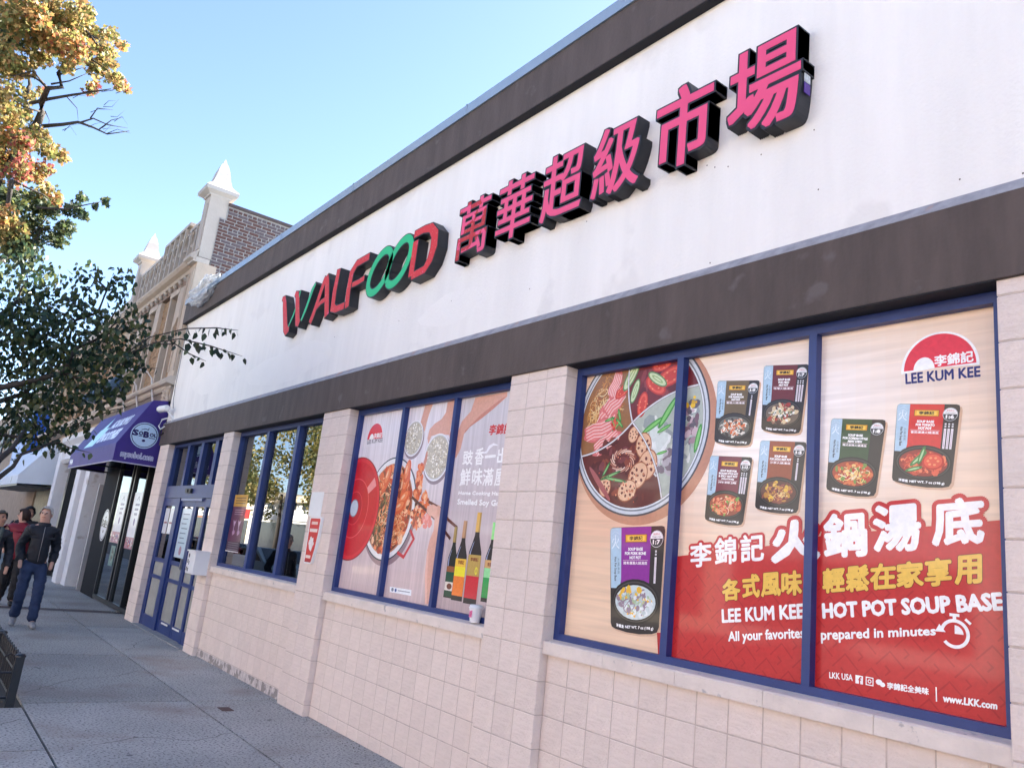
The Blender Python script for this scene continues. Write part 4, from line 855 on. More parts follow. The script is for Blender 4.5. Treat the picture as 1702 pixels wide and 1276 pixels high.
for k in range(4): P.line([(X0+0.05, 1.50-0.028*k), (X1-0.05, 1.50-0.028*k)], 0.007, S(150, 140, 150))
P.line([(X0, 1.388), (X1, 1.388)], 0.012, S(226, 226, 226))
P.build('printed_artwork', INK, pt3); FY = FYO

FY = 0.149
pt4 = thing('door_notice', 'pale blue notice with small dark print on the upper glass of the blue doors', 'notice', (-13.1, 0.15, 1.2))
P = Print(0.1505, 3e-5); P.poly([(-13.40, 1.16), (-12.86, 1.16), (-12.86, 1.93), (-13.40, 1.93)], S(196, 216, 228), False)
for k in range(7): P.line([(-13.32+0.03*(k % 2), 1.84-0.075*k), (-12.96-0.04*(k % 3), 1.84-0.075*k)], 0.016, S(110, 130, 150))
P.disc((-13.12, 1.27), 0.07, S(170, 130, 150)); P.build('printed_sheet', INK, pt4)
pt5 = thing('door_notice', 'white sheets on the upper glass of the fixed panel left of the blue doors', 'notice', (-14.05, 0.13, 1.45))
P = Print(0.1255, 3e-5)
for x0 in (-14.33, -14.02): P.poly([(x0, 1.5), (x0+0.26, 1.5), (x0+0.26, 1.92), (x0, 1.92)], S(214, 218, 224), False); P.line([(x0+0.04, 1.68), (x0+0.22, 1.68)], 0.03, S(150, 90, 100))
P.build('printed_sheet', INK, pt5); FY = FYO
# ------------------------------------------------------------------ CREAM TERRACOTTA BUILDING to the left
CREAM = mat('cream_terracotta', (0.50, 0.41, 0.325, 1), 0.75, 0.10, 3.5, 0.2, 30, dark=((0.42, 0.34, 0.27, 1), 5, 0.62, 0.1))
CREAML = mat('pale_terracotta', (0.47, 0.42, 0.37, 1), 0.7, 0.08, 4, 0.15, 30)
TANB = mat('tan_brick', (0.36, 0.235, 0.135, 1), 0.9, 0.2, 14, 0.2, 60)
MORT2 = mat('pale_mortar', (0.34, 0.335, 0.33, 1), 0.95, 0.3, 12)
DWIN = mat('dark_window_frame', (0.03, 0.035, 0.045, 1), 0.5)
cb = thing('terracotta_building', 'cream terracotta building with tan brick piers, tall dark windows and two pinnacles', 'building', (-18, 0, 0))
BX0, BX1 = -21.45, -15.18
def box_part(name, m, par, *a): b = MB(); b.box(*a); return b.build(name, m, par)
b = MB()
b.box(BX0, -15.24, 0.22, 12, 3.0, 7.55); b.box(BX0, -15.24, 1.5, 12, 0.0, 3.0)
b.build('building_core', mat('tan_mortar', (0.30, 0.22, 0.15, 1), 0.95, 0.15, 10), cb)
# tan brick face between the windows: courses as one joined part (bricks are 3-4 px here)
wins = [(-16.92, -16.38), (-18.72, -18.16), (-20.32, -19.80)]
solid = [(-16.38, -15.62), (-18.16, -16.92), (-19.80, -18.72), (-20.95, -20.32)]
b = MB()
for (a, c) in solid:
    z = 4.32; r = 0
    while z < 6.28:
        x = a+0.002-(0.10 if r % 2 else 0)
        while x < c:
            x0, x1 = max(a, x), min(c, x+0.195)
            if x1-x0 > 0.02: b.box(x0, x1-0.008, 0.085+random.uniform(0, 0.012), 0.23, z, z+0.058)
            x += 0.203
        z += 0.0677; r += 1
o = b.build('brick_face', TANB, cb); o['kind'] = 'stuff'
for (a, c) in wins:
    f = box_part('window', DWIN, cb, a, c, 0.20, 0.26, 4.32, 6.22)
    b = MB(); b.box(a+0.05, c-0.05, 0.19, 0.199, 4.36, 6.16); b.build('pane', mat('upper_window_glass', (0.02, 0.025, 0.035, 1), 0.08, spec=0.9), f)
    b = MB(); b.box(a-0.10, a, 0.03, 0.2, 4.32, 6.30); b.box(c, c+0.10, 0.03, 0.2, 4.32, 6.30); b.box(a-0.1, c+0.1, 0.02, 0.2, 6.22, 6.34); b.build('window_surround', CREAM, f)
    b = MB(); b.box(c+0.14, c+0.44, 0.02, 0.1, 5.62, 6.30); b.prism([(c+0.14, 0.0, 5.62), (c+0.29, 0.0, 5.45), (c+0.44, 0.0, 5.62)], (0, 0.08, 0)); b.build('tracery_drop', CREAM, cb)
# string course above the shopfront, upper cornice with its balls
def moulding(name, x0, x1, prof, m=CREAM, par=cb):
    b = MB(); b.prism([(x0, y, z) for y, z in prof], (x1-x0, 0, 0)); return b.build(name, m, par)
moulding('string_course', BX0, -15.55, [(0.22, 4.10), (0.0, 4.10), (-0.03, 4.14), (-0.03, 4.19), (-0.09, 4.21), (-0.11, 4.25), (-0.11, 4.29), (-0.04, 4.33), (0.22, 4.34)])
moulding('shopfront_frieze', BX0, -15.24, [(0.24, 3.55), (0.03, 3.55), (0.03, 4.098), (0.24, 4.098)], mat('brown_frieze', (0.20, 0.15, 0.12, 1), 0.8, 0.2, 5))
moulding('upper_cornice', BX0, -15.6, [(0.22, 6.50), (0.0, 6.50), (-0.02, 6.56), (-0.10, 6.60), (-0.14, 6.66), (-0.14, 6.70), (0.0, 6.72), (0.22, 6.72)])
moulding('cornice_band', BX0, -15.6, [(0.22, 6.345), (0.04, 6.345), (0.04, 6.498), (0.22, 6.498)], mat('dark_terracotta_band', (0.28, 0.2, 0.15, 1), 0.8, 0.3, 18, 0.4, 30))
for i in range(14):
    b = MB(); x = -15.9-i*0.38; b.lathe((x, 0.0, 6.42), [(0.0, -0.05), (0.035, -0.035), (0.05, 0), (0.035, 0.035), (0, 0.05)], 8); b.build('ball_ornament', CREAML, cb, True)
# parapet: blind tracery panels
PT = lambda x: 7.83 if -18.55 < x < -16.62 else 7.66
b = MB(); b.box(BX0, -18.55, 0.10, 0.35, 6.72, 7.62); b.box(-18.55, -16.62, 0.08, 0.36, 6.72, 7.78); b.box(-16.62, -15.5, 0.10, 0.35, 6.72, 7.62)
b.build('parapet', CREAM, cb)
for x0, x1, z, y in ((BX0, -18.55, 7.62, 0.04), (-18.60, -16.57, 7.78, 0.01), (-16.62, -15.5, 7.62, 0.04)):
    box_part('parapet_coping', CREAML, cb, x0, x1, y, 0.40, z, z+0.07)
x = -20.55
while x < -15.75:
    top = 7.58 if not (-18.6 < x < -16.65) else 7.74; y = 0.06 if not (-18.6 < x < -16.65) else 0.04
    b = MB(); b.box(x-0.028, x+0.028, y-0.05, y+0.05, 6.74, top)
    b.tube([(x, y-0.02, 7.28), (x+0.03, y-0.02, 7.40), (x+0.10, y-0.02, 7.49), (x+0.21, y-0.02, 7.56)], 0.018, 5)
    b.tube([(x+0.42, y-0.02, 7.28), (x+0.39, y-0.02, 7.40), (x+0.32, y-0.02, 7.49), (x+0.21, y-0.02, 7.56)], 0.018, 5)
    b.lathe((x+0.21, y-0.01, 7.20), [(0, -0.06), (0.04, -0.04), (0.05, 0), (0.02, 0.05), (0, 0.06)], 6)
    b.build('parapet_rib', CREAML, cb); x += 0.42
def pinnacle(x0, x1):
    """square pier with stepped cap; front y=0"""
    c = (x0+x1)/2; w_ = x1-x0
    b = MB(); b.box(x0, x1, -0.02, 0.34, 6.72, 8.02); b.box(x0+0.07, x1-0.07, -0.035, 0.0, 6.9, 7.85); b.build('pier_shaft', CREAML, cb)
    b = MB(); b.box(x0-0.14, x0-0.04, -0.035, 0.20, 6.74, 6.80)
    b = MB(); b.prism([(x0-0.05, -0.06, 6.62), (x0-0.12, -0.16, 6.68), (x0-0.12, -0.16, 6.74), (x0-0.03, -0.04, 6.84)], (w_+0.10, 0, 0)); b.box(x0-0.10, x1+0.03, -0.10, 0.20, 6.60, 6.70); b.build('pier_capital', CREAML, cb)
    b = MB()
    def sq(r, y0, z): return [(c-r, y0-r, z), (c+r, y0-r, z), (c+r, y0+r, z), (c-r, y0+r, z)]
    rings = [(w_/2+0.005, 8.02), (w_/2+0.02, 8.05), (w_/2+0.11, 8.10), (w_/2+0.12, 8.17), (w_/2-0.01, 8.30), (0.155, 8.42), (0.115, 8.62), (0.07, 8.76), (0.045, 8.80), (0.0, 8.93)]
    vs = []; fs = []
    for r, z in rings: vs += sq(max(r, 0.001), 0.16, z)
    for i in range(len(rings)-1):
        for k in range(4): fs.append((i*4+k, i*4+(k+1) % 4, (i+1)*4+(k+1) % 4, (i+1)*4+k))
    fs.append((3, 2, 1, 0)); b.add(vs, fs); b.build('pinnacle_cap', mat('white_stone_cap', (0.46, 0.44, 0.42, 1), 0.7, 0.06, 5), cb)
pinnacle(-15.60, -15.20); pinnacle(-21.25, -20.85)
# lower half of the right-hand pier with recessed panel and foliate capital
b = MB(); b.box(-15.62, -15.175, -0.02, 0.35, 4.30, 6.60); b.box(-15.60, -15.55, -0.045, 0.0, 4.45, 6.45); b.box(-15.25, -15.20, -0.045, 0.0, 4.45, 6.45); b.box(-15.72, -15.60, 0.02, 0.25, 4.34, 6.3)
b.build('pier_shaft', CREAM, cb)
b = MB(); b.prism([(-15.70, 0.05, 4.16), (-15.74, -0.10, 4.20), (-15.74, -0.13, 4.26), (-15.70, -0.08, 4.32), (-15.66, 0.05, 4.34)], (0.55, 0, 0)); b.build('pier_capital', CREAML, cb)
b = MB()
for i in range(26):
    b.lathe((random.uniform(-15.6, -15.22), -0.02, random.uniform(3.86, 4.12)), [(0, -0.04), (0.035, -0.02), (0.045, 0), (0.03, 0.03), (0, 0.045)], 6)
b.box(-15.60, -15.20, 0.0, 0.2, 3.8, 4.14); b.build('foliate_capital', CREAM, cb)
# brick side wall facing the supermarket roof
RBR = mat('dark_red_brick', (0.105, 0.052, 0.046, 1), 0.85, 0.25, 9, 0.3, 60)
GBR = mat('weathered_grey_brick', (0.11, 0.085, 0.095, 1), 0.85, 0.3, 9, 0.3, 60)
b = MB(); b.box(-15.23, -15.19, 0.34, 4.0, 5.0, 7.9); b.box(-15.23, -15.19, 0.22, 0.34, 5.0, 7.62); sw = b.build('side_wall', MORT2, cb)
bc = {}
def side_brick(y0, y1, z, m):
    k = (round(y1-y0, 3), m.name)
    if k not in bc:
        q = MB(); q.box(-0.012, 0.004, 0, y1-y0, 0, 0.047); me = q.mesh('brick'); me.materials.append(m); bc[k] = me
    o = bpy.data.objects.new('brick', bc[k]); COL.objects.link(o); o.parent = sw; o.location = Vector((-15.182+random.uniform(-0.003, 0.003), y0, z))-wloc(sw)
z = 5.85; r = 0; nb = 0; far = MB()
while z < 7.84:
    ymin = 0.23 if z < 7.55 else 0.36
    y = ymin-(0.10 if r % 2 else 0.0); head = (r % 6 == 5)
    L_ = 0.098 if head else 0.203
    while y < 1.85:
        y0, y1 = max(ymin, y), min(y+L_-0.024, 1.86)
        if y1-y0 > 0.04:
            # visible above the supermarket coping only
            if z > 6.0+max(0, (y0-0.2))*0.9 and nb < 290: side_brick(y0, y1, z, random.choice([RBR, RBR, GBR]) if y < 0.9 else random.choice([RBR, GBR, GBR, GBR])); nb += 1
            else: far.box(-15.194, -15.174, y0, y1, z, z+0.056)
        y += L_
    z += 0.0677; r += 1
o = far.build('hidden_bricks', RBR, sw); o['kind'] = 'stuff'
b = MB(); b.box(-15.30, -15.15, 0.34, 4.0, 7.90, 7.96); b.build('wall_coping', mat('dark_tar_coping', (0.08, 0.06, 0.06, 1), 0.8, 0.2, 10), cb)
# ground floor of the building ------------------------------------------
b = MB()
b.box(-22.65, -22.05, -0.12, 0.5, 0, 3.05); b.build('white_pier', mat('white_painted_render', (0.72, 0.73, 0.76, 1), 0.7, 0.06, 3, 0.2, 40, dark=((0.5, 0.47, 0.46, 1), 3, 0.62, 0.08)), cb)
b = MB(); b.box(-21.95, -21.40, -0.02, 0.6, 0, 3.05); b.build('white_pier', MATS['white_painted_render'], cb)
b = MB(); b.box(-22.05, -21.95, 0.02, 0.5, 0, 3.05); b.build('pier_recess', mat('grey_recess', (0.4, 0.4, 0.42, 1), 0.8), cb)
BLK = mat('black_shopfront', (0.008, 0.008, 0.012, 1), 0.7, 0.1, 4, spec=0.12)
b = MB(); b.box(-20.0, -18.62, 0.10, 0.6, 0, 2.95); b.box(-21.3, -20.55, 0.35, 0.6, 0, 2.95); b.build('black_panel', BLK, cb)
b = MB(); b.box(-20.55, -20.0, 0.55, 0.62, 0.02, 2.35); b.build('side_door', mat('brown_side_door', (0.09, 0.06, 0.05, 1), 0.5, 0.15, 8), cb)
b = MB(); b.box(-20.60, -20.50, 0.10, 0.60, 0, 2.4); b.box(-20.55, -20.0, 0.30, 0.6, 2.35, 2.95); b.build('door_surround', mat('pale_door_surround', (0.4, 0.4, 0.42, 1), 0.7), cb)
# bowl shop storefront glazing
GF = mat('dark_bronze_frame', (0.03, 0.032, 0.036, 1), 0.4, metal=0.3)
sf = MB()
for x in (-18.60, -17.30, -17.05, -16.05, -15.50): sf.box(x-0.04, x+0.04, 0.10, 0.18, 0.05, 2.95)
sf.box(-18.6, -15.45, 0.10, 0.18, 0.02, 0.10); sf.box(-18.6, -15.45, 0.10, 0.18, 2.86, 2.95)
sfo = sf.build('storefront', GF, cb)
for a, c in ((-18.56, -17.34), (-17.01, -16.09)):
    b = MB(); b.box(a, c, 0.14, 0.146, 0.1, 2.86); b.build('pane', DGLASS, sfo)
b = MB(); b.box(-15.46, -15.2, 0.10, 0.35, 0, 2.95); b.build('bronze_jamb', mat('brass_jamb', (0.23, 0.2, 0.14, 1), 0.4, 0.2, 4, metal=0.3), cb)
b = MB(); b.box(-18.6, -15.2, 3.2, 3.3, 0, 3.0); b.box(-18.65, -18.6, 0.2, 3.2, 0, 3); b.box(-18.6, -15.2, 0.3, 3.2, 2.96, 3.0); b.build('interior_shell', DARKIN, cb)
b = MB(); b.box(-17.6, -17.2, 0.6, 0.8, 0.01, 1.0); b.box(-16.7, -16.3, 0.55, 0.8, 0.01, 0.9); b.build('interior_shelf', WALLIN, cb)
for a, c, z0 in ((-18.25, -17.40, 1.18), (-16.90, -16.12, 1.12)):
    P = Print(0.136, 1e-4); P.poly([(a, z0), (c, z0), (c, 2.20), (a, 2.20)], S(226, 228, 236), False)
    m_ = (a+c)/2; P.line([(m_-0.1, 2.05), (m_, 2.12), (m_+0.08, 2.03)], 0.02, S(60, 50, 100))
    for k in range(3): P.line([(m_-0.17+0.02*k, 1.96-0.09*k), (m_+0.17-0.03*k, 1.96-0.09*k)], 0.045, S(130, 124, 156))
    P.disc((m_, 1.63), 0.07, S(110, 90, 150)); P.poly([(a, z0), (c, z0), (c, z0+0.22), (a, z0+0.22)], S(170, 110, 130), False); P.blobs((m_, z0+0.11), (c-a)*0.4, 0.08, 40, [S(200, 60, 70), S(90, 60, 140), S(230, 220, 220), S(120, 60, 90)], 0.03)
    P.build('window_sign', INK, cb)
P = Print(0.136, 1e-4); P.poly([(-18.0, 0.72), (-17.6, 0.72), (-17.6, 1.12), (-18.0, 1.12)], S(110, 140, 130), False); P.blobs((-17.8, 0.92), 0.14, 0.15, 16, [S(90, 80, 60), S(150, 170, 150)], 0.04); P.build('window_sign', INK, cb)
def bowl_logo(P, c, r, disc=S(186, 212, 236), ink=S(32, 22, 90), tf=None):
    P.disc(c, r, disc, n=40); P.disc(c, r*0.93, ink, n=40); P.disc(c, r*0.87, disc, n=40)
    P.text('S', (c[0]-r*0.86, c[1]-r*0.08), (c[0]-r*0.48, c[1]-r*0.08), (c[0]-r*0.86, c[1]+r*0.32), ink, 0.012*r/0.3, 6, px=False)
    P.text('O', (c[0]-r*0.42, c[1]-r*0.0), (c[0]-r*0.14, c[1]-r*0.0), (c[0]-r*0.42, c[1]+r*0.27), ink, 0.008*r/0.3, 6, px=False); P.line([(c[0]-r*0.42, c[1]-r*0.08), (c[0]-r*0.14, c[1]-r*0.08)], r*0.06, ink)
    P.text('B', (c[0]-r*0.06, c[1]-r*0.12), (c[0]+r*0.28, c[1]-r*0.12), (c[0]-r*0.06, c[1]+r*0.30), ink, 0.014*r/0.3, 6, px=False)
    P.text('OL', (c[0]+r*0.36, c[1]-r*0.0), (c[0]+r*0.84, c[1]-r*0.0), (c[0]+r*0.36, c[1]+r*0.25), ink, 0.006*r/0.3, 6, px=False); P.line([(c[0]+r*0.32, c[1]-r*0.12), (c[0]+r*0.78, c[1]-r*0.12)], r*0.06, ink)
    P.line([(c[0]-r*0.30, c[1]+r*0.40), (c[0]+r*0.0, c[1]+r*0.52), (c[0]+r*0.18, c[1]+r*0.45), (c[0]+r*0.22, c[1]+r*0.62)], r*0.05, ink)
    P.disc((c[0], c[1]-r*0.40), r*0.13, ink, r*0.10, 12)
P = Print(0.094, 1e-4); bowl_logo(P, (-18.95, 1.50), 0.34, S(200, 205, 216), S(16, 14, 26)); P.build('painted_logo', INK, cb)
# blue box on the supermarket pier foot of this shop, tall shop window further left
b = MB(); b.box(-24.6, -22.65, 0.12, 0.4, 2.75, 3.05); b.box(-24.75, -24.5, 0.0, 0.4, 0, 3.2); b.box(-22.75, -22.65, 0.1, 0.4, 0, 2.75); b.box(-23.75, -23.68, 0.1, 0.2, 0.1, 2.75); b.box(-24.5, -22.65, 0.1, 0.3, 0, 0.10); fr2 = b.build('storefront', GF, cb)
b = MB(); b.box(-24.5, -22.7, 0.14, 0.146, 0.1, 2.75); b.build('pane', DGLASS, fr2)
P = Print(0.13, 1e-4); P.poly([(-24.2, 0.9), (-22.9, 0.9), (-22.9, 1.3), (-24.2, 1.3)], S(150, 170, 180), False); P.disc((-23.35, 1.9), 0.12, S(226, 206, 60), 0.16); P.poly([(-23.0, 1.4), (-22.75, 1.4), (-22.75, 1.9), (-23.0, 1.9)], S(190, 214, 226), False); P.blobs((-23.3, 0.95), 0.5, 0.3, 26, [S(150, 60, 60), S(240, 230, 120), S(90, 90, 110), S(220, 220, 230)], 0.06); P.build('window_sign', INK, fr2)
b = MB(); b.box(-24.6, -21.0, 3.2, 3.3, 0, 3.0); b.box(-24.6, -21.4, 0.3, 3.2, 3.0, 3.05); b.box(-24.6, -21.4, 0.3, 3.2, 0.0, 0.02); b.build('interior_shell', DARKIN, cb)
# neighbouring bays of the same terrace further left (behind the tree)
cb2 = thing('terracotta_building', 'further cream terrace behind the tree with white moulded frieze above its shops', 'building', (-27, 0, 0))
b = MB(); b.box(-33.5, -21.45, 0.22, 12, 3.1, 7.5); b.box(-33.5, -24.7, 1.4, 12, 0, 3.1); b.build('building_core', CREAM, cb2)
for k in range(7):
    x = -32.8+k*1.55
    f = box_part('window', DWIN, cb2, x, x+0.6, 0.19, 0.25, 4.4, 6.2); b = MB(); b.box(x+0.05, x+0.55, 0.18, 0.189, 4.44, 6.15); b.build('pane', MATS['upper_window_glass'], f)
    box_part('brick_pier', TANB, cb2, x+0.7, x+1.45, 0.10, 0.23, 4.35, 6.3)
moulding('string_course', -33.5, -21.45, [(0.22, 4.10), (-0.03, 4.10), (-0.11, 4.22), (-0.11, 4.29), (0.22, 4.34)], CREAM, cb2)
moulding('upper_cornice', -33.5, -21.45, [(0.22, 6.50), (0.0, 6.50), (-0.14, 6.62), (-0.14, 6.70), (0.22, 6.72)], CREAM, cb2)
moulding('white_frieze', -26.2, -21.3, [(0.24, 3.05), (-0.02, 3.05), (-0.10, 3.14), (-0.02, 3.22), (-0.02, 3.55), (-0.14, 3.66), (-0.16, 3.78), (0.24, 3.80)], mat('white_moulding', (0.66, 0.66, 0.68, 1), 0.7, 0.08, 6), cb2)
b = MB(); b.box(-26.6, -26.0, -0.10, 0.4, 0, 3.6); b.build('white_pier', MATS['white_painted_render'], cb2)
# shop with the white awning
bb = MB(); bb.box(-33.4, -26.6, 0.5, 0.6, 0, 3.1); bb.build('shopfront_wall', BLK, cb2)
b = MB()
for i in range(22): x = -33.0+i*0.17; b.box(x, x+0.035, 0.30, 0.34, 0.1, 2.6)
b.build('shutter_bars', mat('pale_bar_metal', (0.55, 0.50, 0.36, 1), 0.4, 0.3, 3), cb2)  # pale tan metal with random tone
b = MB(); b.box(-28.7, -27.6, 0.30, 0.4, 0.0, 2.7); b.build('beige_panel', mat('beige_panel_paint', (0.34, 0.32, 0.30, 1), 0.7), cb2)
cb3 = thing('brick_building', 'far building with a blue shop sign beyond the cream terrace', 'building', (-45, 0, 0))
b = MB(); b.box(-75, -33.6, 0.3, 12, 0, 7.0); b.build('wall', mat('far_brick', (0.38, 0.28, 0.2, 1), 0.9, 0.2, 5), cb3)
b = MB(); b.box(-39, -34.0, -0.25, 0.28, 3.2, 5.2); b.build('sign_board', mat('bright_blue_sign', (0.02, 0.12, 0.55, 1), 0.4, 0.1, 3), cb3)
for k in range(10):
    x = -73+k*4.0; f = box_part('window', DWIN, cb3, x, x+1.4, 0.22, 0.29, 4.2, 6.2)

# awnings ----------------------------------------------------------------
PUR = mat('purple_awning_canvas', (0.040, 0.018, 0.205, 1), 0.6, 0.14, 2.5, 0.5, 3)
aw = thing('awning', 'purple shop awning with round bowl logo and web address on its side', 'awning', (-17.3, 0, 2.6), )
AX0, AX1, AY = -19.95, -15.20, -0.71
prof = [(0.04, 2.637), (AY, 2.637), (AY, 2.953), (-0.255, 3.815), (0.04, 3.865)]
b = MB()
v0 = [(AX0, y, z) for y, z in prof]; v1 = [(AX1, y, z) for y, z in prof]
b.add(v0+v1, [(1, 6, 7, 2), (2, 7, 8, 3), (3, 8, 9, 4), (5, 9, 8, 7, 6), (0, 1, 2, 3, 4)])
b.build('canvas', PUR, aw)
b = MB(); b.tube([(AX0, AY-0.004, 2.633), (AX1+0.004, AY-0.004, 2.633), (AX1+0.004, 0.04, 2.633)], 0.011, 6); b.build('hem', mat('pale_hem', (0.5, 0.48, 0.6, 1), 0.6), aw)
for x in (AX0+0.1, -17.6, AX1-0.1): b = MB(); b.tube([(x, 0.1, 2.66), (x, AY+0.04, 2.66), (x, AY+0.04, 2.93), (x, -0.24, 3.78)], 0.018, 6); b.build('awning_frame', BLACKM, aw)
# side print lies in the plane x = AX1
def side_print(items):
    P = Print(0, 1e-4); items(P)
    m = P.m; m.v = [(AX1+0.002-y, x, z) for x, y, z in m.v]; return m.build('printed_logo', INK, aw)
def draw_side(P):
    bowl_logo(P, (-0.28, 3.16), 0.235)
    P.text('mysobol.com', (-0.60, 2.70), (-0.06, 2.70), (-0.60, 2.84), S(226, 232, 246), 0.007, 6, px=False); P.text('mysobol.com', (-0.60, 2.70), (-0.06, 2.70), (-0.60, 2.84), S(90, 84, 150), 0.0, 1, px=False)
side_print(draw_side)
P = Print(0, 1e-4)   # print on the sloping face: build flat in (x, s) then tilt
dY, dZ = (-0.255-AY), (3.815-2.953); Ls = math.hypot(dY, dZ)
WL = S(206, 214, 240); CY = S(150, 206, 214)
P.poly([(-18.7, 0.08), (-17.75, 0.08), (-17.55, 0.55), (-18.45, 0.55)], CY, False); P.poly([(-18.4, 0.5), (-18.0, 0.85), (-17.9, 0.5)], CY, False)
P.text('ACAI BOWLS', (-17.45, 0.50), (-15.85, 0.50), (-17.45, 0.70), WL, 0.02, 6, px=False); P.text('SMOOTHIES', (-17.60, 0.16), (-15.85, 0.16), (-17.60, 0.38), WL, 0.024, 6, px=False)
m = P.m; m.v = [(x, AY+dY*z/Ls-dZ/Ls*(0.002-y), 2.953+dZ*z/Ls+dY/Ls*(0.002-y)) for x, y, z in m.v]; m.build('printed_lettering', INK, aw)
P = Print(AY-0.003, 1e-4); P.text('94', (-19.80, 2.70), (-19.45, 2.70), (-19.80, 2.82), S(226, 226, 240), 0.008, 6, px=False); P.build('printed_number', INK, aw)
aw2 = thing('awning', 'white canvas awning with dark underside beyond the purple one', 'awning', (-30, 0, 2.4))
b = MB(); p2 = [(0.1, 2.45), (-0.95, 2.36), (-0.95, 2.62), (-0.25, 3.62), (0.1, 3.62)]; v0 = [(-36, y, z) for y, z in p2]; v1 = [(-27.0, y, z) for y, z in p2]
b.add(v0+v1, [(1, 6, 7, 2), (2, 7, 8, 3), (3, 8, 9, 4), (5, 9, 8, 7, 6), (0, 1, 2, 3, 4), (0, 5, 6, 1)]); b.build('canvas', mat('white_canvas', (0.62, 0.68, 0.76, 1), 0.7, 0.05, 2), aw2)
b = MB(); b.box(-35.9, -27.05, -0.93, 0.1, 2.30, 2.36); b.build('awning_frame', BLACKM, aw2)
P = Print(-0.955, 1e-3); P.disc((-28.6, 2.5), 0.10, S(110, 120, 140)); P.build('printed_badge', INK, aw2)
# gooseneck sign lamps above the purple awning
LAMPM = mat('teal_grey_lamp_metal', (0.05, 0.085, 0.12, 1), 0.4, 0.1, 5, metal=0.2)
def goose(x, lab):
    t = thing('gooseneck_lamp', lab, 'lamp', (x, 0.0, 3.9), 'gooseneck sign lamps')
    b = MB(); b.tube([(x, 0.02, 3.86), (x, -0.06, 4.18), (x+0.02, -0.12, 4.42), (x+0.03, -0.22, 4.52), (x+0.03, -0.42, 4.54), (x+0.02, -0.60, 4.46), (x+0.02, -0.68, 4.36)], 0.017, 7); b.build('arm', mat('white_tube', (0.7, 0.68, 0.66, 1), 0.4), t)
    b = MB(); b.lathe((x+0.02, -0.69, 4.06), [(0.23, 0.0), (0.235, 0.01), (0.09, 0.22), (0.05, 0.26), (0.045, 0.33), (0.0, 0.34)], 18); b.build('shade', LAMPM, t)
goose(-16.45, 'gooseneck sign lamp with dark cone shade nearest the supermarket'); goose(-17.75, 'second gooseneck sign lamp with dark cone shade from the supermarket'); goose(-19.0, 'third gooseneck sign lamp with dark cone shade from the supermarket, beside the leaves')
# ------------------------------------------------------------------ FIXTURES ON AND BY THE FACADE
t = thing('wall_sign', 'red and white six sided metal sign bolted on the pier between two windows', 'sign', (-7.80, -0.02, 1.41))
ol = [(-7.935, 1.865), (-7.925, 1.885), (-7.66, 1.885), (-7.648, 1.865), (-7.66, 1.70), (-7.69, 1.55), (-7.735, 1.415), (-7.745, 1.405), (-7.905, 1.405), (-7.917, 1.42)]
b = MB(); b.prism([(x, -0.028, z) for x, z in ol], (0, 0.028, 0)); b.build('sign_plate', WHITEP, t)
P = Print(-0.0285, 1e-4); cx_ = sum(p[0] for p in ol)/10; cz_ = 1.65
P.poly([(cx_+(x-cx_)*0.86, cz_+(z-cz_)*0.93) for x, z in ol], S(206, 40, 34), False)
P.line([(-7.87, 1.82), (-7.72, 1.82)], 0.03, S(236, 200, 190)); P.line([(-7.89, 1.745), (-7.70, 1.745)], 0.035, S(236, 216, 208)); P.blobs((-7.80, 1.63), 0.06, 0.045, 24, [S(244, 236, 232), S(230, 220, 220)], 0.02); P.poly([(-7.86, 1.60), (-7.80, 1.66), (-7.74, 1.62), (-7.78, 1.53), (-7.83, 1.55)], S(240, 232, 230), False)
P.line([(-7.89, 1.475), (-7.77, 1.475)], 0.03, S(236, 216, 208)); P.poly([(-7.90, 1.42), (-7.76, 1.42), (-7.745, 1.45), (-7.90, 1.45)], S(170, 20, 30), False)
P.build('sign_print', INK, t)
b = MB(); b.box(-8.045, -7.745, -0.006, 0.0, 1.89, 2.147)
n1 = b.build('paper_notice', mat('white_paper', (0.80, 0.82, 0.82, 1), 0.6, 0.04, 6)); tag(n1, 'blank white paper notice taped on the pier above the red sign', 'notice')
t = thing('flyer_box', 'white box with black printed symbols fixed on the pier beside the blue doors', 'flyer box', (-11.3, -0.1, 1.02))
b = MB(); b.cbox(-11.42, -11.10, -0.20, 0.0, 1.03, 1.33, 0.012); b.build('box_body', mat('white_box_plastic', (0.78, 0.80, 0.84, 1), 0.35, 0.03, 5), t)
b = MB(); b.box(-11.43, -11.09, -0.215, 0.0, 1.325, 1.345); b.build('lid', MATS['white_box_plastic'], t)
P = Print(-0.2005, 1e-4); P.disc((-11.34, 1.27), 0.03, S(40, 40, 50)); P.poly([(-11.38, 1.17), (-11.34, 1.17), (-11.34, 1.22), (-11.38, 1.22)], S(50, 50, 60), False); P.poly([(-11.32, 1.15), (-11.29, 1.15), (-11.29, 1.20), (-11.32, 1.20)], S(50, 50, 60), False); P.poly([(-11.39, 1.07), (-11.35, 1.07), (-11.35, 1.12), (-11.39, 1.12)], S(50, 50, 60), False); P.poly([(-11.33, 1.06), (-11.29, 1.06), (-11.29, 1.11), (-11.33, 1.11)], S(60, 60, 70), False)
P.build('printed_symbols', INK, t)
t = thing('paper_cup', 'white paper coffee cup with pink print left on the block window sill', 'cup', (-4.885, 0.060, 1.178))
b = MB(); b.lathe((-4.885, 0.060, 1.1785), [(0.0, 0.0), (0.036, 0.0), (0.037, 0.004), (0.050, 0.100), (0.050, 0.103)], 20); b.build('cup_body', mat('white_card', (0.80, 0.80, 0.82, 1), 0.5, 0.04, 20), t, True)
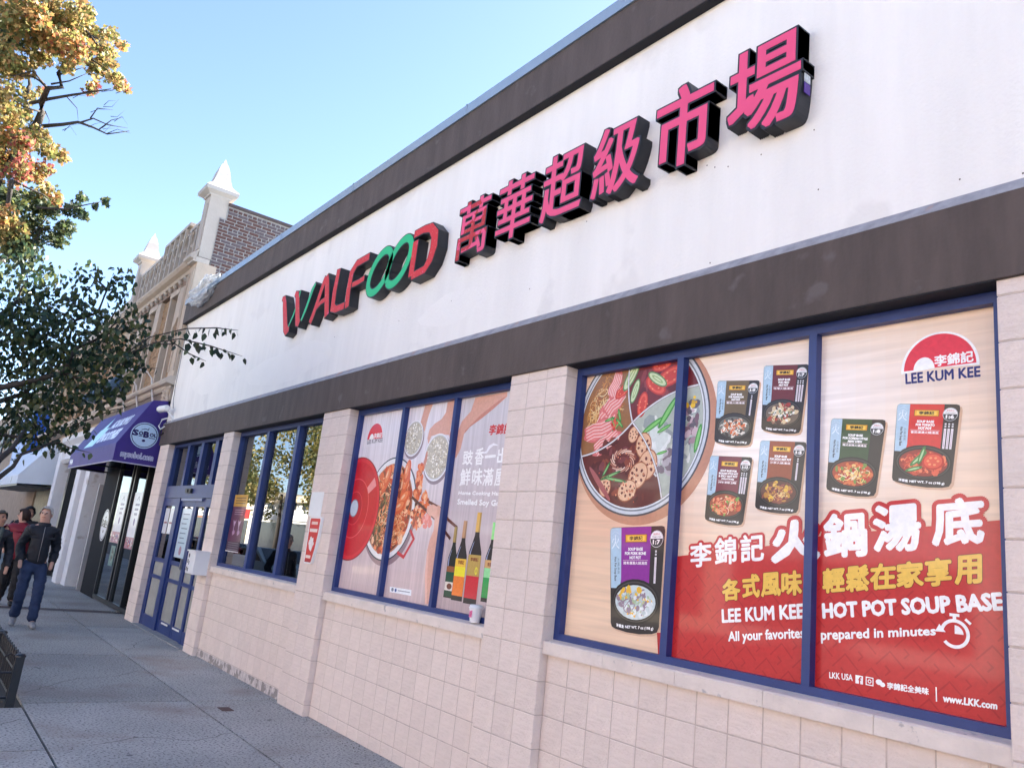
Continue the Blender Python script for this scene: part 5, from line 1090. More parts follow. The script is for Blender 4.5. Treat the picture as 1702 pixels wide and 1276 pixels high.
b = MB(); b.lathe((-4.885, 0.060, 1.2795), [(0.053, 0.0), (0.054, 0.006), (0.049, 0.010), (0.047, 0.024), (0.043, 0.026), (0.0, 0.025)], 20); b.build('lid', mat('white_lid', (0.76, 0.80, 0.83, 1), 0.35), t, True)
P = Print(0.013, 1e-4); P.poly([(-4.90, 1.215), (-4.865, 1.215), (-4.862, 1.265), (-4.898, 1.265)], S(226, 120, 170), False); P.line([(-4.89, 1.225), (-4.872, 1.24), (-4.885, 1.255)], 0.006, S(206, 60, 90)); P.build('pink_print', INK, t)
# security camera at the corner of the facade
t = thing('security_camera', 'white bullet security camera at the corner of the white wall above the awning', 'security camera', (-14.9, -0.1, 3.66))
b = MB(); b.lathe((-14.72, -0.10, 3.66), [(0.0, 0.0), (0.055, 0.0), (0.06, 0.02), (0.06, 0.20), (0.045, 0.24), (0.0, 0.24)], 16, axis=(-0.9, -0.4, -0.10)); b.build('camera_body', WHITEP, t, True)
b = MB(); b.lathe((-14.925, -0.193, 3.637), [(0.0, 0.0), (0.042, 0.0), (0.04, 0.022), (0.0, 0.024)], 14, axis=(-0.9, -0.4, -0.10)); b.build('lens', BLACKM, t)
b = MB(); b.tube([(-14.76, -0.08, 3.62), (-14.74, 0.0, 3.52), (-14.74, 0.03, 3.50)], 0.02, 8); b.lathe((-14.74, 0.03, 3.50), [(0, 0), (0.05, 0.0), (0.05, 0.02), (0, 0.02)], 12, axis=(0, -1, 0)); b.build('bracket', WHITEP, t)
t = thing('wall_cable', 'thin grey cable sagging down the left edge of the white wall', 'cable', (-15.0, 0.0, 3.5))
b = MB(); b.tube([(-15.03, 0.015, 5.30), (-15.02, 0.012, 4.9), (-14.98, 0.01, 4.4), (-14.93, 0.0, 4.1), (-14.86, 0.0, 3.85), (-14.76, 0.0, 3.68)], 0.007, 6); b.build('cable_run', mat('grey_cable', (0.2, 0.2, 0.21, 1), 0.6), t)
t = thing('cable_bundle', 'loose black and white cable loops hanging beside the purple awning', 'cable', (-15.1, -0.05, 3.3))
b = MB(); b.tube([(-14.95, 0.0, 3.52), (-15.04, -0.08, 3.48), (-15.10, -0.10, 3.36), (-15.02, -0.08, 3.30), (-14.96, -0.03, 3.36)], 0.013, 6); b.build('white_loop', WHITEP, t)
b = MB(); b.tube([(-14.98, 0.0, 3.44), (-15.08, -0.06, 3.30), (-15.06, -0.06, 3.18), (-14.98, -0.03, 3.24)], 0.014, 6); b.build('black_loop', BLACKM, t)
# light fitting wrapped in clear plastic on the roof corner
t = thing('wrapped_lamp', 'roof corner lamp wrapped in crumpled clear plastic sheet', 'wrapped lamp', tuple(fy(340, 487, -0.12)))
bm = bmesh.new(); bmesh.ops.create_icosphere(bm, subdivisions=5, radius=1.0)
from mathutils import noise as mnoise
for v in bm.verts:
    p = v.co.copy(); k = 1+0.30*mnoise.noise(p*2.0)+0.24*mnoise.noise(p*4.5)-0.16*abs(mnoise.noise(p*9))
    x = p.x*0.55*k; z = p.z*0.18*k+(0.17*p.x if p.x > 0 else 0.04*p.x); y = p.y*0.17*k; v.co = (x, y, z)
me = bpy.data.meshes.new('plastic_wrap'); bm.to_mesh(me); bm.free(); me.shade_smooth()
pm = bpy.data.materials.new('crumpled_clear_plastic'); pm.use_nodes = True; q = pm.node_tree.nodes['Principled BSDF']; q.inputs['Base Color'].default_value = (0.85, 0.89, 0.93, 1); q.inputs['Roughness'].default_value = 0.22; q.inputs['Alpha'].default_value = 0.5; q.inputs['Specular IOR Level'].default_value = 0.8
nz = pm.node_tree.nodes.new('ShaderNodeTexNoise'); nz.inputs['Scale'].default_value = 14; nz.inputs['Distortion'].default_value = 2; bp = pm.node_tree.nodes.new('ShaderNodeBump'); bp.inputs['Strength'].default_value = 0.9; bp.inputs['Distance'].default_value = 0.03
pm.node_tree.links.new(nz.outputs[0], bp.inputs['Height']); pm.node_tree.links.new(bp.outputs[0], q.inputs['Normal'])
me.materials.append(pm); o = bpy.data.objects.new('plastic_wrap', me); COL.objects.link(o); o.parent = t; o.location = (0, 0, 0)
b = MB(); b.box(-14.75, -14.45, -0.16, -0.08, 5.60, 5.68); b.build('lamp_housing', mat('grey_housing', (0.3, 0.31, 0.33, 1), 0.5), t)
# small screw heads and drips on the white wall
b = MB()
for px_, py_ in ((663, 533), (750, 500), (1180, 437), (1360, 315), (1265, 257), (1175, 275), (1188, 278), (1210, 277), (1353, 216), (975, 368), (1700, 288), (1595, 298), (556, 560), (880, 480)):
    c = fy(px_, py_, 0.028); b.lathe((c.x, 0.0305, c.z), [(0.0, 0.0), (0.0045, 0.0), (0.004, 0.003), (0, 0.004)], 6, axis=(0, -1, 0))
o = b.build('screw_heads', mat('rusty_screw', (0.10, 0.07, 0.06, 1), 0.7), shop); o['kind'] = 'stuff'
# old repair marks near the plastered band: thin skim patches
b = MB()
for x0, x1, z0, z1 in ((-13.9, -12.1, 3.75, 4.25), (-11.0, -8.2, 3.55, 4.02), (-6.3, -5.2, 3.62, 3.95)):
    n = 14; pts = [((x0+x1)/2+(x1-x0)/2*math.cos(6.283*i/n)*random.uniform(0.85, 1.1), 0.0293, (z0+z1)/2+(z1-z0)/2*math.sin(6.283*i/n)*random.uniform(0.8, 1.1)) for i in range(n)]; b.add(pts, [tuple(range(n))])
o = b.build('skim_patches', mat('fresh_white_patch', (0.845, 0.825, 0.79, 1), 0.85, 0.03, 3, 0.3, 50), shop); o['kind'] = 'stuff'
# tree guard -------------------------------------------------------------
GX1, GY1, GX0, GY0 = -8.10, -2.36, -11.10, -4.40
t = thing('tree_guard', 'low black steel tree guard with hooped bars around the pit', 'tree guard', (-9.6, -3.4, 0))
GM = mat('guard_black_paint', (0.012, 0.014, 0.02, 1), 0.4, 0.2, 15)
for x, y in ((GX1, GY1), (GX0, GY1), (GX1, GY0), (GX0, GY0), ((GX0+GX1)/2, GY1), ((GX0+GX1)/2, GY0)):
    b = MB(); b.box(x-0.034, x+0.034, y-0.034, y+0.034, -0.02, 0.40); b.lathe((x, y, 0.40), [(0.046, 0.0), (0.044, 0.012), (0.03, 0.024), (0.0, 0.03)], 12); b.build('post', GM, t)
def rail(p, q):
    d = Vector(q)-Vector(p); L_ = d.length; u = d.normalized()
    for z in (0.07, 0.27): b = MB(); b.tube([tuple(Vector(p)+u*0.03+Vector((0, 0, z))), tuple(Vector(q)-u*0.03+Vector((0, 0, z)))], 0.011, 6); b.build('rail', GM, t)
    n = int(L_/0.15)
    for i in range(n):
        s0 = (i+0.25)*L_/n; s1 = (i+0.80)*L_/n; a = Vector(p)+u*s0; c = Vector(p)+u*s1; m_ = (a+c)/2
        b = MB(); b.tube([(a.x, a.y, 0.07), (a.x, a.y, 0.36), tuple(a*0.8+m_*0.2+Vector((0, 0, 0.405))), (m_.x, m_.y, 0.425), tuple(c*0.8+m_*0.2+Vector((0, 0, 0.405))), (c.x, c.y, 0.36), (c.x, c.y, 0.07)], 0.0075, 5); b.build('hoop', GM, t)
rail((GX0, GY1, 0), ((GX0+GX1)/2, GY1, 0)); rail(((GX0+GX1)/2, GY1, 0), (GX1, GY1, 0)); rail((GX1, GY0, 0), (GX1, GY1, 0)); rail((GX0, GY0, 0), (GX0, GY1, 0)); rail((GX0, GY0, 0), (GX1, GY0, 0))
b = MB()
for i in range(900):
    x, y = random.uniform(-11.1, -8.15), random.uniform(-4.4, -2.4); a = random.uniform(0, 6.28); r = random.uniform(0.02, 0.05); z = -0.045+random.uniform(0, 0.03)
    b.add([(x, y, z), (x+r*math.cos(a), y+r*math.sin(a), z+0.012), (x+1.6*r*math.cos(a+0.5), y+1.6*r*math.sin(a+0.5), z+random.uniform(0, 0.03)), (x+r*math.cos(a+1.1), y+r*math.sin(a+1.1), z+0.012)], [(0, 1, 2, 3)], random.choice([(0.12, 0.16, 0.05), (0.05, 0.10, 0.03), (0.18, 0.12, 0.05), (0.09, 0.07, 0.04)]))
LEAFL = print_mat('fallen_leaf_tissue'); o = b.build('fallen_leaves', LEAFL); o['kind'] = 'stuff'
# grit and debris along the wall foot and scattered on the paving
b = MB()
for i in range(700):
    x = random.uniform(-15.4, -4.5); y = random.choice([random.uniform(-0.10, 0.05), random.uniform(-0.10, 0.05), random.uniform(-2.4, 0)]); s = random.uniform(0.004, 0.014)
    if y > -0.02 and not any(a < x < c for a, c, _ in bays): y = -0.03
    b.add([(x, y, 0.0008), (x+s, y+s*0.3, 0.0008), (x+s*0.7, y+s, 0.0008+s*0.6), (x-s*0.3, y+s*0.6, 0.0008)], [(0, 1, 2), (0, 2, 3), (0, 1, 2, 3)][:2], random.choice([(0.06, 0.055, 0.05), (0.12, 0.10, 0.08), (0.35, 0.34, 0.32), (0.08, 0.05, 0.03)]))
o = b.build('grit', LEAFL); o['kind'] = 'stuff'
# ------------------------------------------------------------------ PEOPLE
def skinned(name, verts, edges, radii, m, parent, xf, sub=2):
    sub = 3 if name in ('jacket', 'trousers') else sub
    me = bpy.data.meshes.new(name); me.from_pydata(verts, edges, []); o = bpy.data.objects.new(name+'_rig', me); COL.objects.link(o)
    sk = o.modifiers.new('s', 'SKIN'); sk.use_smooth_shade = True
    for i, r in enumerate(radii):
        r = r if isinstance(r, tuple) else (r, r); me.skin_vertices[0].data[i].radius = r
    me.skin_vertices[0].data[0].use_root = True
    sb = o.modifiers.new('b', 'SUBSURF'); sb.levels = sub; sb.render_levels = sub
    dg = bpy.context.evaluated_depsgraph_get(); out = bpy.data.meshes.new_from_object(o.evaluated_get(dg)); bpy.data.objects.remove(o)
    out.name = name; w_ = wloc(parent)
    if name in ('jacket', 'trousers'):
        for v in out.vertices:
            q = v.co; v.co = q+v.normal*(0.016*mnoise.noise(Vector((q.x*9, q.y*9, q.z*14)))+0.010*mnoise.noise(Vector((q.x*22, q.y*22, q.z*30))))
    for v in out.vertices: v.co = Vector(xf(v.co))-w_
    out.materials.clear(); out.materials.append(m); out.shade_smooth()
    p = bpy.data.objects.new(name, out); COL.objects.link(p); p.parent = parent; return p
def person(label, x, y, yaw, h, jacket, trousers, shoe, hairm, skinm, hair='short', step=0.25, arms='pocket', coat=0.86, fat=1.0, collar=None, headturn=0.0, lean=0.0):
    t = thing('person', label, 'person', (x, y, 0)); k = h/1.75; cy, sy = math.cos(yaw), math.sin(yaw)
    def xf(p):   # local: +x forward, +y left
        X, Y, Z = p[0]*k+lean*p[2]*0.0, p[1]*k, p[2]*k; return (x+X*cy-Y*sy, y+X*sy+Y*cy, Z)
    st = step
    hipL, hipR = (0.0, 0.095, 0.90), (0.0, -0.095, 0.90)
    kneeL, ankL, toeL = (st*0.55+0.05, 0.10, 0.50), (st*0.75, 0.11, 0.09), (st*0.75+0.17, 0.125, 0.05)
    kneeR, ankR, toeR = (-st*0.05+0.04, -0.10, 0.49), (-st*0.75, -0.10, 0.12), (-st*0.75+0.15, -0.12, 0.035)
    shL, shR = (0.0, 0.185*fat, 1.42), (0.0, -0.185*fat, 1.42)
    if arms == 'pocket':
        elL, elR = (-0.12, 0.265*fat, 1.15), (-0.12, -0.265*fat, 1.15); wrL, wrR = (0.06, 0.23*fat, 0.93), (0.06, -0.23*fat, 0.93)
    else:
        elL, elR = (-0.06, 0.27*fat, 1.14), (0.03, -0.27*fat, 1.14); wrL, wrR = (0.10, 0.27*fat, 0.90), (-0.02, -0.27*fat, 0.88)
    hl = (wrL[0]+0.03, wrL[1]-0.01, wrL[2]-0.10); hr = (wrR[0]+0.03, wrR[1]+0.01, wrR[2]-0.10)
    ht = headturn; hx, hy = math.cos(ht), math.sin(ht)
    V = [(0, 0, 0.95), (0, 0, 1.12), (0.01, 0, 1.30), (0, 0, 1.41), (0.01, 0, 1.50), (0.02*hx, 0.02*hy, 1.56), (0.03*hx, 0.03*hy, 1.62), (0.02*hx, 0.02*hy, 1.70), (0.01*hx, 0.01*hy, 1.735),
         shL, elL, wrL, hl, shR, elR, wrR, hr, hipL, kneeL, ankL, toeL, hipR, kneeR, ankR, toeR]
    E_ = [(0, 1), (1, 2), (2, 3), (3, 4), (4, 5), (5, 6), (6, 7), (7, 8), (3, 9), (9, 10), (10, 11), (11, 12), (3, 13), (13, 14), (14, 15), (15, 16), (0, 17), (17, 18), (18, 19), (19, 20), (0, 21), (21, 22), (22, 23), (23, 24)]
    R_ = [0.09*fat, 0.10*fat, 0.12*fat, 0.09, 0.055, 0.070, 0.088, 0.078, 0.045, 0.055, 0.042, 0.030, 0.028, 0.055, 0.042, 0.030, 0.028, 0.065, 0.05, 0.04, 0.03, 0.065, 0.05, 0.04, 0.03]
    body = skinned('body', V, E_, R_, skinm, t, xf)
    JV = [(0, 0, coat), (0.01, 0, 1.02), (0.01, 0, 1.20), (0.01, 0, 1.33), (0, 0, 1.42), (0.0, 0, 1.475), shL, elL, wrL, shR, elR, wrR]
    JE = [(0, 1), (1, 2), (2, 3), (3, 4), (4, 5), (4, 6), (6, 7), (7, 8), (4, 9), (9, 10), (10, 11)]
    JR = [(0.165*fat, 0.19*fat), (0.165*fat, 0.20*fat), (0.165*fat, 0.205*fat), (0.155*fat, 0.20*fat), (0.12*fat, 0.14*fat), (0.082, 0.082), 0.092*fat, 0.076*fat, 0.062, 0.092*fat, 0.076*fat, 0.062]
    jk = skinned('jacket', JV, JE, [(r if isinstance(r, tuple) else (r, r)) for r in JR], jacket, t, xf)
    TV = [(0, 0, 1.0), (0, 0, 0.90), (0.0, 0.10, 0.84), kneeL, (ankL[0]+0.01, ankL[1], ankL[2]-0.03), (0.0, -0.10, 0.84), kneeR, (ankR[0]+0.01, ankR[1], ankR[2]-0.03)]
    skinned('trousers', TV, [(0, 1), (1, 2), (2, 3), (3, 4), (1, 5), (5, 6), (6, 7)], [0.155*fat, 0.15*fat, 0.112*fat, 0.082, 0.070, 0.112*fat, 0.082, 0.070], trousers, t, xf)
    for a, to in ((ankL, toeL), (ankR, toeR)):
        skinned('shoe', [(a[0]-0.06, a[1], a[2]-0.035), (a[0]+0.03, a[1], a[2]-0.03), (to[0]-0.02, to[1], to[2]), (to[0]+0.05, to[1], to[2]-0.005)], [(0, 1), (1, 2), (2, 3)], [0.045, 0.055, 0.046, 0.035], shoe, t, xf)
        # face and hair
    c = Vector((0.028*hx, 0.028*hy, 1.645)); f = Vector((hx, hy, 0)); l = Vector((-hy, hx, 0)); up = Vector((0, 0, 1))
    def put(name, mb, m, smooth=True):
        w_ = wloc(t); mb.v = [xf(p) for p in mb.v]; return mb.build(name, m, t, smooth)
    hb = MB(); n, rings = 20, 10; vs = []; fs = []
    low = {'short': -0.15, 'bob': -0.85, 'cap': -0.1}[hair]
    for i in range(rings+1):
        el = math.pi/2-(math.pi/2-low)*i/rings if hair != 'bob' else math.pi/2-(math.pi/2+0.85)*i/rings
        for j in range(n):
            a = 2*math.pi*j/n; front = math.cos(a)
            e = el if front < 0.35 else max(el, 0.62+0.25*(front-0.35))
            e = e if front > -0.3 else e-0.35*(i/rings)
            r = 0.103+0.008*math.sin(7*a+i*1.7)+0.005*random.uniform(-1, 1)+(0.020 if hair == 'bob' else 0.0)
            p = c+Vector((0, 0, 0.012))+f*(r*1.02*math.cos(e)*math.cos(a))+l*(r*0.90*math.cos(e)*math.sin(a))+up*(r*1.04*math.sin(e)); vs.append(tuple(p))
    for i in range(rings):
        for j in range(n): fs.append((i*n+j, i*n+(j+1) % n, (i+1)*n+(j+1) % n, (i+1)*n+j))
    hb.add(vs, fs); put('hair', hb, hairm)
    nb_ = MB(); nb_.lathe(tuple(c+f*0.088-up*0.002), [(0.018, -0.012), (0.016, 0.004), (0.006, 0.02), (0, 0.024)], 8, axis=tuple(f-up*0.35)); put('nose', nb_, skinm)
    for s in (1, -1):
        e = MB(); e.lathe(tuple(c+f*0.082+l*(0.032*s)+up*0.016), [(0, 0), (0.011, 0.002), (0.009, 0.008), (0, 0.011)], 8, axis=tuple(f)); put('eye', e, mat('eye_dark', (0.03, 0.02, 0.02, 1), 0.3))
        e = MB(); e.lathe(tuple(c-f*0.005+l*(0.082*s)-up*0.01), [(0, 0), (0.017, 0.001), (0.018, 0.006), (0.011, 0.009), (0, 0.007)], 8, axis=tuple(l*s-f*0.4), sx=1.0); put('ear', e, skinm)
        e = MB(); e.tube([tuple(c+f*0.086+l*(s*0.016)+up*0.036), tuple(c+f*0.084+l*(s*0.046)+up*0.036)], 0.004, 5); put('eyebrow', e, hairm)
    e = MB(); e.tube([tuple(c+f*0.076+l*0.026-up*0.048), tuple(c+f*0.085-up*0.049), tuple(c+f*0.076-l*0.026-up*0.048)], 0.005, 5); put('mouth', e, mat('lip', (0.35, 0.12, 0.10, 1), 0.5))
    e = MB(); e.lathe((0.0, 0, 1.455), [(0.095, 0.0), (0.098, 0.02), (0.078, 0.065), (0.070, 0.062), (0.08, 0.0)], 18); put('collar', e, collar or jacket)
    return t, put, xf
SKINM = mat('skin', (0.50, 0.28, 0.20, 1), 0.55, 0.08, 8); SKINP = mat('skin_pale', (0.56, 0.34, 0.27, 1), 0.55, 0.08, 8)
GREYH = mat('grey_hair', (0.62, 0.61, 0.60, 1), 0.8, 0.3, 60, 0.6, 120); BROWNH = mat('brown_hair', (0.045, 0.022, 0.016, 1), 0.6, 0.3, 60, 0.5, 120); DGREYH = mat('dark_grey_hair', (0.09, 0.085, 0.08, 1), 0.8, 0.3, 60, 0.5, 120); BLKH = mat('black_hair', (0.01, 0.01, 0.011, 1), 0.6, 0.2, 60)
NAVYJ = mat('navy_jacket_cloth', (0.012, 0.016, 0.026, 1), 0.7, 0.25, 8, 0.6, 14); JEANS = mat('dark_blue_denim', (0.020, 0.040, 0.105, 1), 0.85, 0.3, 7, 0.5, 18); SNEAK = mat('grey_sneaker', (0.30, 0.31, 0.33, 1), 0.6, 0.5, 18)
MAROON = mat('maroon_padded_cloth', (0.22, 0.010, 0.025, 1), 0.6, 0.2, 8, 0.8, 10); BLKT = mat('black_trouser_cloth', (0.010, 0.010, 0.013, 1), 0.8, 0.2, 8); BLKS = mat('black_shoe', (0.012, 0.012, 0.012, 1), 0.4)
man, put, xf = person('grey haired man in navy jacket and jeans walking with hands in pockets', -13.5, -1.72, -0.02, 1.70, NAVYJ, JEANS, SNEAK, GREYH, SKINP, 'short', 0.22, 'pocket', 0.90, 0.90, headturn=-0.45)
b = MB(); b.tube([(0.160, 0.0, 1.46), (0.185, 0.0, 1.25), (0.192, 0.0, 0.95)], 0.004, 5); put('zip', b, mat('zip_metal', (0.3, 0.3, 0.32, 1), 0.4, metal=0.6))
for s in (1, -1):
    b = MB(); b.box(0.150, 0.172, s*0.055, s*0.165, 1.285, 1.315); put('chest_pocket', b, NAVYJ, False)
wm, put, xf = person('woman with brown bobbed hair in a maroon coat turned towards her companion', -16.40, -1.68, -0.15, 1.62, MAROON, BLKT, BLKS, BROWNH, SKINP, 'bob', 0.20, 'walk', 0.80, 1.15, headturn=-1.25)
m2, put, xf = person('man with short dark grey hair at the left edge wearing a dark jacket', -13.35, -2.31, 0.0, 1.57, NAVYJ, BLKT, BLKS, DGREYH, SKINM, 'short', 0.18, 'walk', 0.86, 0.92, headturn=0.55)
b = MB(); b.tube([(0.10, 0.07, 1.50), (0.15, 0.05, 1.40), (0.175, 0.03, 1.22)], [0.03, 0.035, 0.03], 8); b.tube([(0.10, -0.07, 1.50), (0.15, -0.05, 1.40), (0.175, -0.02, 1.22)], [0.03, 0.035, 0.03], 8); put('scarf', b, mat('grey_green_scarf', (0.08, 0.10, 0.09, 1), 0.9, 0.3, 20))
person('person with black hair and dark coat mostly hidden behind the others', -18.7, -1.38, -0.1, 1.68, mat('black_coat_cloth', (0.010, 0.010, 0.012, 1), 0.8, 0.2, 8), BLKT, BLKS, BLKH, SKINM, 'bob', 0.2, 'walk', 0.80, 1.05, headturn=0.5)
# ------------------------------------------------------------------ TREES
def leaf_mat(name, tr=0.45, rough=0.45):
    m = bpy.data.materials.new(name); m.use_nodes = True; n = m.node_tree.nodes; L = m.node_tree.links
    b = n['Principled BSDF']; b.inputs['Roughness'].default_value = rough; a = n.new('ShaderNodeVertexColor'); a.layer_name = 'Col'
    t = n.new('ShaderNodeBsdfTranslucent'); mx = n.new('ShaderNodeMixShader'); mx.inputs[0].default_value = tr; o = n['Material Output']
    L.new(a.outputs[0], b.inputs['Base Color']); L.new(a.outputs[0], t.inputs[0]); L.new(b.outputs[0], mx.inputs[1]); L.new(t.outputs[0], mx.inputs[2]); L.new(mx.outputs[0], o.inputs[0]); return m
LEAFG = leaf_mat('pear_leaf', 0.35, 0.4); LEAFA = leaf_mat('autumn_leaf', 0.5, 0.6)
BARK = mat('bark', (0.045, 0.038, 0.034, 1), 0.9, 0.3, 12, 0.8, 30)
def at(px_, py_, dist): d = ray(px_, py_).normalized(); return np.array(CAM+d*dist)
class Leaves:
    def __init__(s): s.p = []; s.d = []; s.sz = []; s.c = []
    def clump(s, c, r, n, pal, size, droop=0.6, flat=0.8):
        c = np.array(c); n = int(n); v = RNG.normal(size=(n, 3)); v /= np.linalg.norm(v, axis=1)[:, None]; q = RNG.random(n)**0.45
        off = v*q[:, None]*r; off[:, 2] *= flat; s.p.append(c+off)
        d = RNG.normal(size=(n, 3)); d[:, 2] -= droop*2.2; d /= np.linalg.norm(d, axis=1)[:, None]; s.d.append(d)
        s.sz.append(size*RNG.uniform(0.65, 1.25, n)); pal = np.array(pal); s.c.append(np.clip(pal[RNG.integers(0, len(pal), n)]*RNG.uniform(0.7, 1.25, (n, 1)), 0, 1))
    def along(s, pts, n, pal, size, droop=0.9, jit=0.03):
        pts = [np.array(p) for p in pts]; n = int(n)
        t = np.linspace(0.02, 0.999, n)*(len(pts)-1); i = t.astype(int); f = (t-i)[:, None]; P_ = np.array([pts[k] for k in i])*(1-f)+np.array([pts[k+1] for k in i])*f
        s.p.append(P_+RNG.normal(size=(n, 3))*jit); d = RNG.normal(size=(n, 3))*0.35; d[:, 2] -= droop; d /= np.linalg.norm(d, axis=1)[:, None]; s.d.append(d)
        s.sz.append(size*RNG.uniform(0.7, 1.2, n)); pal = np.array(pal); s.c.append(np.clip(pal[RNG.integers(0, len(pal), n)]*RNG.uniform(0.7, 1.25, (n, 1)), 0, 1))
    def build(s, name, m, parent, width=0.62, lobed=False):
        p = np.concatenate(s.p); d = np.concatenate(s.d); sz = np.concatenate(s.sz)[:, None]; c = np.concatenate(s.c)
        ok = p[:, 1] < -0.12; p, d, sz, c = p[ok], d[ok], sz[ok], c[ok]; n = len(p)
        r = RNG.normal(size=(n, 3)); sd = np.cross(d, r); sd /= np.linalg.norm(sd, axis=1)[:, None]+1e-9; nr = np.cross(sd, d)
        w_ = np.array(wloc(parent))
        if lobed:
            T = [(0, 0), (0.42, 0.25), (0.30, 0.42), (0.55, 0.70), (0.20, 0.72), (0, 1.05), (-0.20, 0.72), (-0.55, 0.70), (-0.30, 0.42), (-0.42, 0.25)]
        else: T = [(0, 0), (0.5*width, 0.28), (0.36*width, 0.66), (0, 1.0), (-0.36*width, 0.66), (-0.5*width, 0.28)]
        k = len(T); vs = np.empty((n, k, 3))
        for i, (a, b_) in enumerate(T): vs[:, i] = p+sd*sz*a+d*sz*b_+nr*sz*(0.22*abs(a)-0.10*b_*b_)
        me = bpy.data.meshes.new(name); me.vertices.add(n*k); me.vertices.foreach_set('co', (vs-w_).reshape(-1).astype(np.float32))
        me.loops.add(n*k); me.loops.foreach_set('vertex_index', np.arange(n*k, dtype=np.int32)); me.polygons.add(n); me.polygons.foreach_set('loop_start', np.arange(0, n*k, k, dtype=np.int32))
        me.update(calc_edges=True); ca = me.color_attributes.new('Col', 'FLOAT_COLOR', 'CORNER'); ca.data.foreach_set('color', np.repeat(np.c_[c, np.ones(n)], k, axis=0).astype(np.float32).ravel())
        me.materials.append(m); o = bpy.data.objects.new(name, me); COL.objects.link(o); o.parent = parent; return o
def wob(a, b_, n=5, amp=0.12, sag=0.0):
    a, b_ = np.array(a), np.array(b_); L_ = np.linalg.norm(b_-a); out = []
    for i in range(n+1):
        t = i/n; p = a*(1-t)+b_*t+RNG.normal(size=3)*amp*L_*0.2*math.sin(math.pi*t); p[2] += sag*L_*math.sin(math.pi*t); out.append(tuple(p))
    return out
def limb(t, a, b_, r0, r1, name='limb', n=5, amp=0.3, sag=0.0):
    m = MB(); pts = wob(a, b_, n, amp, sag); m.tube(pts, [r0*(1-i/n)+r1*i/n for i in range(n+1)], 7); m.build(name, BARK, t, True); return pts
DG = [(0.022, 0.050, 0.028), (0.030, 0.062, 0.030), (0.016, 0.038, 0.024), (0.040, 0.072, 0.034), (0.055, 0.080, 0.030)]
YG = [(0.26, 0.22, 0.07), (0.36, 0.29, 0.11), (0.18, 0.19, 0.06), (0.42, 0.28, 0.11), (0.33, 0.19, 0.08), (0.13, 0.15, 0.05)]
OR = [(0.50, 0.24, 0.08), (0.42, 0.16, 0.07), (0.36, 0.28, 0.08), (0.55, 0.32, 0.12), (0.30, 0.10, 0.06)]
RD = [(0.40, 0.11, 0.08), (0.34, 0.08, 0.06), (0.50, 0.20, 0.10), (0.28, 0.07, 0.07)]
GR = [(0.05, 0.08, 0.04), (0.08, 0.11, 0.045), (0.035, 0.06, 0.04), (0.14, 0.15, 0.05)]
# near tree: dark green, leaning in from the left edge
nt_ = thing('street_tree', 'near street tree with dark green hanging leaves reaching over the awning', 'tree', (-9.6, -3.4, -0.05))
TB = (-9.6, -3.4, -0.05); FK = (-9.45, -3.55, 2.15)
m = MB(); m.tube([TB, (-9.6, -3.42, 0.3), (-9.55, -3.5, 1.2), FK], [0.16, 0.12, 0.10, 0.10], 12); m.build('trunk', BARK, nt_, True)
lv = Leaves(); D0 = 9.6
limbs = {'a': limb(nt_, FK, at(60, 730, 9.4), 0.04, 0.012, sag=0.05), 'b': limb(nt_, FK, at(95, 610, 9.8), 0.05, 0.014, n=7), 'c': limb(nt_, FK, at(170, 560, 9.4), 0.05, 0.014, n=7), 'd': limb(nt_, FK, at(30, 500, 10.2), 0.08, 0.02, n=7), 'e': limb(nt_, FK, (-10.8, -4.8, 5.2), 0.08, 0.02), 'f': limb(nt_, FK, (-8.3, -4.9, 4.8), 0.08, 0.02), 'g': limb(nt_, at(95, 610, 9.8), at(205, 460, 9.6), 0.025, 0.008)}
near = [(35, 470, 55, 10.4), (15, 540, 55, 10.0), (75, 505, 48, 9.9), (105, 560, 58, 9.6), (55, 600, 55, 9.9), (20, 640, 48, 9.8), (110, 625, 52, 9.4), (150, 580, 42, 9.3), (150, 640, 44, 9.2), (95, 680, 40, 9.3), (60, 690, 36, 9.5), (185, 560, 30, 9.2), (195, 600, 34, 9.1), (222, 600, 20, 9.0), (218, 520, 26, 9.3), (228, 550, 20, 9.2), (190, 480, 26, 9.5), (205, 455, 16, 9.5), (150, 455, 22, 9.7), (120, 480, 26, 9.8), (238, 575, 15, 9.2), (30, 730, 30, 9.4), (75, 732, 22, 9.3), (10, 695, 40, 9.6), (130, 708, 16, 9.2), (150, 718, 10, 9.1), (172, 655, 26, 9.1), (205, 640, 16, 9.1), (55, 560, 50, 9.8), (135, 520, 30, 9.7), (50, 445, 35, 10.2), (170, 525, 22, 9.5), (110, 740, 12, 9.2)]
for (a, c, r, dd) in near:
    lv.clump(at(a, c, dd), r*dd/F_PX*1.05, (r*r)*0.105, DG+[(0.075, 0.10, 0.035), (0.10, 0.12, 0.04)], 0.072, 0.7, 1.0)
for (a, c, r, dd) in near[::2]:
    m = MB(); s_ = min((min(L_, key=lambda q: (np.linalg.norm(np.array(q)-at(a, c, dd)))) for L_ in limbs.values()), key=lambda q: np.linalg.norm(np.array(q)-at(a, c, dd)))
    m.tube(wob(s_, at(a, c, dd), 4, 0.3), [0.014, 0.011, 0.009, 0.006, 0.004], 5); m.build('twig', BARK, nt_, True)
for (x, y, z) in [(-9.2, -5.0, 3.9), (-10.2, -5.4, 4.1), (-8.3, -4.9, 3.6), (-9.0, -5.8, 4.0), (-10.8, -5.2, 3.8), (-10.6, -5.8, 3.4)]: lv.clump((x, y, z), 0.75, 900, DG, 0.085, 0.7)
